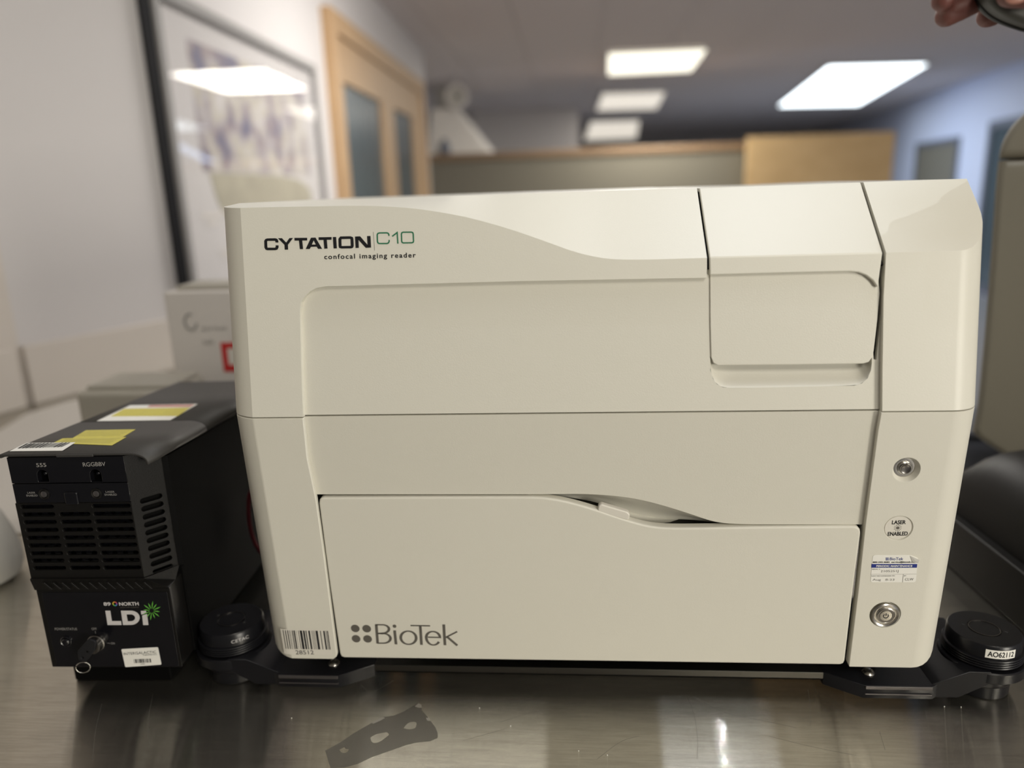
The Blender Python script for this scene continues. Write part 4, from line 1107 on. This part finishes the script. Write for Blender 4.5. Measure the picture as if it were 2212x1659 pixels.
# lid in two plates with a rounded-over right edge
seam = FTop.uv(165, 912)[1]
sR_flat = FTop.uv(283, 976)[0]
def lid_part(name, d0, d1, front=False):
    bm = bmesh.new(); cs_ = [(-.002, -.0035), (-.0022, -.001), (-.001, 0)]
    r = .008; s0 = sR_flat - .002
    n = 8
    for i in range(n + 1):
        t = pi / 2 * i / n; cs_.append((s0 + (ro + .003 - s0) * sin(t), -(1 - cos(t)) * r))
    cs_.append((ro + .003, -.011))
    rows_ = []
    for d in (d0, d1):
        rows_.append([bm.verts.new(lp_(s, d, -.0285 + z - LSL * d)) for s, z in cs_])
    for i in range(len(cs_) - 1): bm.faces.new((rows_[0][i], rows_[0][i + 1], rows_[1][i + 1], rows_[1][i]))
    bmesh.ops.recalc_face_normals(bm, faces=bm.faces)
    if max(bm.faces, key=lambda f: f.calc_area()).normal.z < 0: bmesh.ops.reverse_faces(bm, faces=bm.faces)
    me = bpy.data.meshes.new(name); bm.to_mesh(me); bm.free(); smooth(me, 50)
    o = link(name, me, M['lidgrey'], ldi); so = o.modifiers.new('solid', 'SOLIDIFY'); so.thickness = .0022; so.offset = -1
    return o
lid_part('front_lid', -.004, seam - .0012); lid_part('rear_lid', seam + .0012, BACK - .004)
tb = FTop.uv(140, 985)[0]
lbox('lid_tab', tb - .012, tb + .020, -.0055, -.003, -.0312, -.0288, M['lidgrey'], ldi, .0006)
def tpl(name, px, m, w=.0002, parent=ldi): return link(name, plate(FTop, [FTop.P(px)], w, .0002), m, parent)
y1_ = tpl('warning_label', [(155, 948), (186, 930), (293, 928), (263, 946)], M['yellow'], .0003)
y2_ = tpl('warning_label', [(115, 958), (135, 948), (273, 945), (242, 963)], M['yellow'], .0005)
for lab, ends in ((y1_, [(165, 944), (190, 932.5), (283, 930.5), (258, 943)]), (y2_, [(127, 957), (142, 950), (262, 947), (236, 960)])):
    q = FTop.P(ends); ln = []
    for k_ in range(4):
        t = (k_ + .5) / 4; A = Vector(q[0]) * (1 - t) + Vector(q[1]) * t; B = Vector(q[3]) * (1 - t) + Vector(q[2]) * t
        ln += stroke([tuple(A), tuple(B)], .0004)
    link('print', flat(FTop, ln, .0008), M['greyink'], lab)
bcl = tpl('barcode_label', [(21, 976), (135, 975), (163, 957), (57, 958.5)], M['paper'], .0007)
q = FTop.P([(30, 975), (58, 960), (158, 958), (131, 971)]); x = 0; bb = []
A0_, A1_, B1_, B0_ = [Vector(p) for p in q]
while x < .97:
    w_ = rnd.choice((.015, .03, .05)); e = x + w_
    bb.append([tuple(A0_.lerp(B0_, x) .lerp(A1_.lerp(B1_, x), .28)), tuple(A0_.lerp(B0_, e).lerp(A1_.lerp(B1_, e), .28)), tuple(A1_.lerp(B1_, e)), tuple(A1_.lerp(B1_, x))]); x = e + rnd.choice((.02, .03))
link('bars', flat(FTop, bb, .0010), M['ink'], bcl)
wl = tpl('safety_label', [(209, 910), (281, 876), (427, 873), (368, 908)], M['paper'], .0003)
tpl('print', [(240, 900), (268, 884), (411, 881), (385, 899)], M['yellow'], .0005, wl)
tpl('print', [(318, 880), (325, 876), (420, 874.5), (411, 879.5)], M['pink'], .0005, wl)
# side panel seam line
# red cable behind, between the two instruments
cp = [ray_at(u, v, 1, .16) for u, v in ((600, 1035), (560, 1040), (541, 1062), (537, 1100), (541, 1140), (552, 1175), (580, 1215), (600, 1250))]
def cat(P, n=6):
    out = []
    for i in range(len(P) - 1):
        p0 = P[max(0, i - 1)]; p1 = P[i]; p2 = P[i + 1]; p3 = P[min(len(P) - 1, i + 2)]
        for k_ in range(n):
            t = k_ / n; out.append(.5 * ((2 * p1) + (p2 - p0) * t + (2 * p0 - 5 * p1 + 4 * p2 - p3) * t * t + (3 * p1 - p0 - 3 * p2 + p3) * t ** 3))
    out.append(P[-1]); return out
P_ = [Vector((p.x, .16, p.z)) for p in cp]
rc_ = link('cable', tube(cat(P_), .0022, 8), M['redcable'])
tag(rc_, 'dark red cable looping in the shadow between light engine and imaging reader', 'cable')

# ------------------------------------------------------------------ things behind on the left
def card_box():
    y = .60
    a = ray_at(352, 632, 1, y); b = ray_at(385, 822, 1, y); r = ray_at(560, 632, 1, y)
    z1 = a.z; x0 = a.x; x1 = x0 + .30
    t = thing('card_box', 'upright grey card box with a red square label behind the light engine', 'box', ((x0 + x1) / 2, y + .05, TABLE + .003))
    box('carton', x0, x1, y, y + .10, TABLE + .003, z1, M['carton'], t, .002)
    box('lid_flap', x0 + .012, x1 - .003, y + .02, y + .103, z1, z1 + .008, M['beigebox'], t, .002)
    fr = Frame((0, y, 0), (1, 0, 0), (0, 0, 1))
    r0 = fr.uv(476, 740); r1 = fr.uv(560, 802)
    h = r0[1] - r1[1]
    sq = [(r0[0], r0[1] - h), (r0[0] + h * 1.15, r0[1] - h), (r0[0] + h * 1.15, r0[1]), (r0[0], r0[1])]
    link('red_label', plate(fr, [sq, [(r0[0] + .010, r0[1] - h + .012), (r0[0] + h * 1.15 - .010, r0[1] - h + .012), (r0[0] + h * 1.15 - .010, r0[1] - .010), (r0[0] + .010, r0[1] - .010)]], .0006, .0005), M['red'], t)
    link('label_sheet', plate(fr, [[(r0[0] + .009, r0[1] - h + .009), (r0[0] + h * 1.15 - .009, r0[1] - h + .009), (r0[0] + h * 1.15 - .009, r0[1] - .009), (r0[0] + .009, r0[1] - .009)]], .0003, .0002), M['paper2'], t)
    c = fr.uv(412, 696)
    sw = [(c[0] + .010 * cos(radians(a_)), c[1] + .013 * sin(radians(a_))) for a_ in range(70, 360, 14)]
    link('printed_mark', flat(fr, stroke(sw, .0035), .0006), M['dimink'], t)
    text('lettering', 'sirius', fr, fr.uv(437, 714), fr.uv(490, 712), fr.uv(437, 704), M['dimink'], t, w=.0006)
    text('lettering', 'lab', fr, fr.uv(440, 744), fr.uv(462, 743), fr.uv(440, 733), M['dimink'], t, w=.0006)
card_box()
y = .47
a = ray_at(160, 848, 1, y); b = ray_at(368, 845, 1, y)
bb_ = thing('equipment_case', 'low beige rounded case behind the black lid of the light engine', 'case', ((a.x + b.x) / 2, y + .06, TABLE + .003))
box('shell', a.x, b.x, y, y + .11, TABLE + .003, a.z, M['beigebox'], bb_, .008, 5)
box('lid', a.x + .012, b.x - .004, y + .012, y + .10, a.z - .002, a.z + .007, M['beigebox'], bb_, .003)
# white jug at the left edge
jc = ray_at(-52, 1255, 2, TABLE)
jug = thing('plastic_jug', 'white rounded plastic jug cut off by the left edge, on the steel bench', 'jug', (jc.x, jc.y, TABLE))
link('body', lathe([(0, 0), (.040, 0), (.050, .006), (.0545, .018), (.054, .035), (.050, .055), (.043, .078), (.034, .10), (.022, .115), (.019, .118), (.019, .128), (0, .128)], (jc.x, jc.y, TABLE), (0, 0, 1), 48), M['white'], jug)
link('cap', lathe([(.0215, .122), (.0215, .140), (.020, .142), (0, .142)], (jc.x, jc.y, TABLE), (0, 0, 1), 32), M['beigebox'], jug)

# ------------------------------------------------------------------ things on the right
FI = Frame((.86, .40, 0), (.83, -.56, 0), (0, 0, 1))
prof = smoothpath(FI.P([(2097, 935), (2112, 870), (2138, 560), (2152, 345), (2168, 290), (2212, 240), (2270, 205)]), 2)
zt = prof[-1][1]; seamz = FI.uv(2180, 344)[1]
ins = thing('second_instrument', 'tall taupe rounded instrument at the right edge, behind the imaging reader', 'lab instrument', FI.pt(prof[0][0] + .15, TABLE, -.08))
pr1 = [p for p in prof if p[1] < seamz]; zmin = prof[0][1]; xr_ = prof[0][0] + .32
lowc = FI.P([(2300, 1075), (2212, 1012), (2150, 975), (2110, 948)])
lowc = smoothpath(lowc + [prof[0]], 1)
loop = lowc[:-1] + pr1 + [(pr1[-1][0], seamz - .0008), (xr_, seamz - .0008), (xr_, lowc[0][1])]
link('lower_shell', plate(FI, [loop], 0, .16, .010, 4), M['taupe'], ins)
pr2 = [p for p in prof if p[1] > seamz]
loop = [(pr1[-1][0] + .0005, seamz + .0008)] + pr2 + [(xr_, zt), (xr_, seamz + .0008)]
link('upper_shell', plate(FI, [loop], 0, .16, .010, 4), M['taupe'], ins)
link('plinth', plate(FI, [[(xr_ - .10, TABLE), (xr_ - .01, TABLE), (xr_ - .01, lowc[0][1] + .004), (xr_ - .10, lowc[0][1] + .004)]], -.03, .08, .004), M['slate'], ins)
# slate-blue shelf block behind it
a = ray_at(2088, 1000, 1, .56)
sb = thing('slate_case', 'slate-blue case low behind the taupe instrument on the right', 'case', (a.x + .12, .64, TABLE))
box('shell', a.x - .03, a.x + .30, .56, .72, TABLE, ray_at(2100, 955, 1, .56).z, M['slate'], sb, .02, 5)
box('lid', a.x - .022, a.x + .29, .568, .71, ray_at(2100, 955, 1, .56).z, ray_at(2100, 955, 1, .56).z + .012, M['slate'], sb, .005, 3)
# black slab with an edge running into the depth, and a black rounded hood on it
zs = -.215
e0 = ray_at(2212, 1240, 2, zs); e1 = ray_at(2068, 1128, 2, zs)
dv = (e1 - e0); dv.z = 0; dv.normalize(); pv = Vector((dv.y, -dv.x, 0))
q0_ = e0 - dv * .05; q1_ = e1 + dv * .08
pts = [(q0_.x, q0_.y), (q1_.x, q1_.y), (q1_.x + pv.x * .25, q1_.y + pv.y * .25), (q0_.x + pv.x * .25, q0_.y + pv.y * .25)]
bs = prism('base_tray', roundpoly(pts, .01), TABLE, zs, M['black'], None, .003)
tag(bs, 'low black tray on the bench between the reader and the right picture edge', 'tray')
hc = (q0_ + q1_) / 2
bm = bmesh.new()
mt = Matrix(((dv.x, pv.x, 0, 0), (dv.y, pv.y, 0, 0), (0, 0, 1, 0), (0, 0, 0, 1)))
Lh = (q1_ - q0_).length * .42
nn = 12
secs = []
for i in range(nn + 1):
    t = -1 + 2 * i / nn; hgt_ = .085 * sqrt(max(.02, 1 - abs(t) ** 2.6)); ring = []
    for j in range(13):
        a_ = pi * j / 12; ring.append(bm.verts.new(hc + dv * (t * Lh + .02) + pv * (.012 + .075 - .075 * cos(a_)) + Vector((0, 0, zs + .0002 - hc.z + hgt_ * sin(a_)))))
    secs.append(ring)
for A, B in zip(secs, secs[1:]):
    for j in range(12): bm.faces.new((A[j], A[j + 1], B[j + 1], B[j]))
bm.faces.new(secs[0]); bm.faces.new(secs[-1])
hd2 = link('cover', mesh_from(bm, sm=50), M['black'])
tag(hd2, 'black domed cover sitting on the low black tray at the right edge', 'cover')

# ------------------------------------------------------------------ tape film stuck on the bench
FB = Frame((0, 0, TABLE), (1, 0, 0), (0, 1, 0))
def z6(pts): return [FB.uv(560 + x / 2.633, 1460 + y / 2.633) for x, y in pts]
outl = z6([(375, 425), (460, 380), (540, 325), (640, 268), (700, 235), (760, 228), (820, 205), (870, 175), (905, 158), (920, 165), (925, 195), (965, 245), (1000, 290), (1015, 325), (1015, 352), (970, 372), (890, 380), (830, 395), (760, 420), (640, 462), (560, 500), (480, 522), (405, 524)])
h1 = smoothpath(z6([(632, 350), (665, 330), (700, 325), (725, 318), (742, 335), (720, 350), (690, 375), (655, 385), (635, 372), (632, 350)]), 1)
h2 = smoothpath(z6([(820, 298), (845, 265), (892, 258), (896, 280), (885, 300), (850, 306), (820, 298)]), 1)
h3 = smoothpath(z6([(455, 420), (485, 403), (490, 415), (512, 415), (500, 437), (470, 440), (455, 420)]), 1)
tp_ = link('tape_remnant', plate(FB, [outl, h1[:-1], h2[:-1], h3[:-1]], .00018, .00012), M['film'])
tag(tp_, 'torn strip of translucent tape film stuck to the steel bench front', 'tape')
link('glue_residue', flat(FB, [z6([(885, 175), (905, 158), (922, 165), (925, 182), (905, 183)])] + [z6([(640, 268), (700, 236), (718, 240), (690, 256), (648, 275)])] + [z6([(948, 240), (965, 240), (972, 258), (955, 256)])], .0003), M['glow'], tp_)
# small crumbs
for i, (u, v) in enumerate([(2040, 1527), (2076, 1528), (1036, 1530), (1103, 1569), (630, 1552), (1312, 1632), (1250, 1623)]):
    p = ray_at(u, v, 2, TABLE)
    bm = bmesh.new(); bmesh.ops.create_icosphere(bm, subdivisions=1, radius=.0005, matrix=Matrix.Translation((p.x, p.y, TABLE + .0004)))
    tag(link('crumb', mesh_from(bm, sm=60), M['paper']), ['pale crumb on the bench in front of the right bracket, left of a pair', 'pale crumb on the bench nearest the right isolator foot', 'pale crumb on the bench to the right of the tape remnant, upper of two', 'pale crumb on the bench right of the tape remnant, lower of two', 'pale crumb on the bench in front of the left bracket', 'pale crumb at the bottom picture edge below the door middle, right of two', 'pale crumb at the bottom picture edge below the door middle, left of two'][i], 'crumb', 'pale crumbs on the bench')

# ------------------------------------------------------------------ hand holding a dark grey slab, top right
YH = .02
FH = Frame((0, YH, 0), (1, 0, 0), (0, 0, 1))
person = thing('person', 'raised hand of a person reaching in from above right, gripping a dark grey lid', 'person', FH.pt(*FH.uv(2290, -160), -.02))
def hp(u, v, d=0): a, b = FH.uv(u, v, d); return FH.pt(a, b, -d)
bm = bmesh.new()
def limb(pts):
    """tapered rounded limb along points (u, v, depth, radius); all limbs are fused into one skin below"""
    P = [(hp(u, v, d), r) for u, v, d, r in pts]
    for p, r in P: bmesh.ops.create_icosphere(bm, subdivisions=3, radius=r, matrix=Matrix.Translation(p))
    for (p, r), (q, t) in zip(P, P[1:]):
        d = q - p; L = d.length
        if L < 1e-5: continue
        m4 = Matrix.Translation((p + q) / 2) @ d.to_track_quat('Z', 'Y').to_matrix().to_4x4()
        bmesh.ops.create_cone(bm, cap_ends=True, segments=24, radius1=r, radius2=t, depth=L, matrix=m4)
PALM = (2385, -195, .024, .0185)
limb([(2900, -470, .02, .036), (2560, -320, .02, .027), (2440, -245, .02, .0205), PALM])
limb([PALM, (2325, -200, .012, .0150), (2262, -190, .010, .0125), (2190, -160, .010, .0096), (2110, -108, .008, .0090), (2060, -46, .006, .0086), (2040, -14, .004, .0082), (2036, 1, .004, .0078)])
limb([PALM, (2320, -176, .024, .0155), (2262, -158, .026, .0130), (2190, -75, .028, .0096), (2125, -8, .022, .0088), (2076, 18, .016, .0083), (2044, 34, .014, .0080)])
limb([PALM, (2325, -150, .038, .0150), (2270, -126, .042, .0125), (2222, -50, .044, .0096), (2180, 6, .038, .0090), (2143, 31, .032, .0084), (2134, 36, .030, .0080)])
limb([PALM, (2340, -128, .050, .0135), (2300, -100, .056, .0110), (2290, -40, .056, .0088), (2275, 8, .050, .0080), (2250, 28, .044, .0074)])
limb([PALM, (2385, -150, .002, .0160), (2350, -90, -.014, .0140), (2308, -45, -.022, .0115), (2250, -16, -.024, .0100), (2198, -13, -.022, .0090), (2182, -12, -.021, .0084)])
def fuse(bm, name, parent, m):
    me = bpy.data.meshes.new(name); bm.to_mesh(me); bm.free()
    t = bpy.data.objects.new('tmp', me); COL.objects.link(t)
    rm_ = t.modifiers.new('remesh', 'REMESH'); rm_.mode = 'VOXEL'; rm_.voxel_size = .0019
    cs_ = t.modifiers.new('smooth', 'SMOOTH'); cs_.factor = .5; cs_.iterations = 9
    dg = bpy.context.evaluated_depsgraph_get(); dg.update()
    new = bpy.data.meshes.new_from_object(t.evaluated_get(dg)); bpy.data.objects.remove(t)
    for p in new.polygons: p.use_smooth = True
    return link(name, new, m, parent)
fuse(bm, 'hand', person, M['skin'])

nl = hp(2205, 2, -.030)
bm = bmesh.new(); bmesh.ops.create_uvsphere(bm, u_segments=16, v_segments=8, radius=1, matrix=Matrix.Translation(hp(2196, -6, -.0285)) @ Matrix.Rotation(-.1, 4, 'Y') @ Matrix.Diagonal((.0075, .0016, .0042, 1)))
link('thumbnail', mesh_from(bm, sm=80), M['nail'], person)
# sleeve beyond the frame
link('sleeve', tube([hp(2580, -329, .02), hp(2800, -435, .02), hp(3000, -520, .02)], .048, 24), M['slate'], person)
held = thing('dark_grey_lid', 'dark grey slab-like lid held up by the hand at the top right', 'lid', hp(2260, -20, .0))
hs = smoothpath([FH.uv(u, v, .004) for u, v in ((2112, -12), (2122, 10), (2145, 33), (2180, 50), (2230, 66), (2300, 76), (2420, 82))], 2) + [FH.uv(2520, -60, .004), FH.uv(2300, -150, .004), FH.uv(2150, -90, .004)]
hs = roundpoly(hs, [0] * (len(hs) - 3) + [.012] * 3)
link('shell', plate(FH, [hs], .006, .022, .004, 4), mat('dark_grey_shell', (.045, .043, .036), .5, bump=.2), held)
link('rim', plate(FH, [[(p[0], p[1] - .0012) for p in hs]], -.006, .004, .001, 2), M['black'], held)
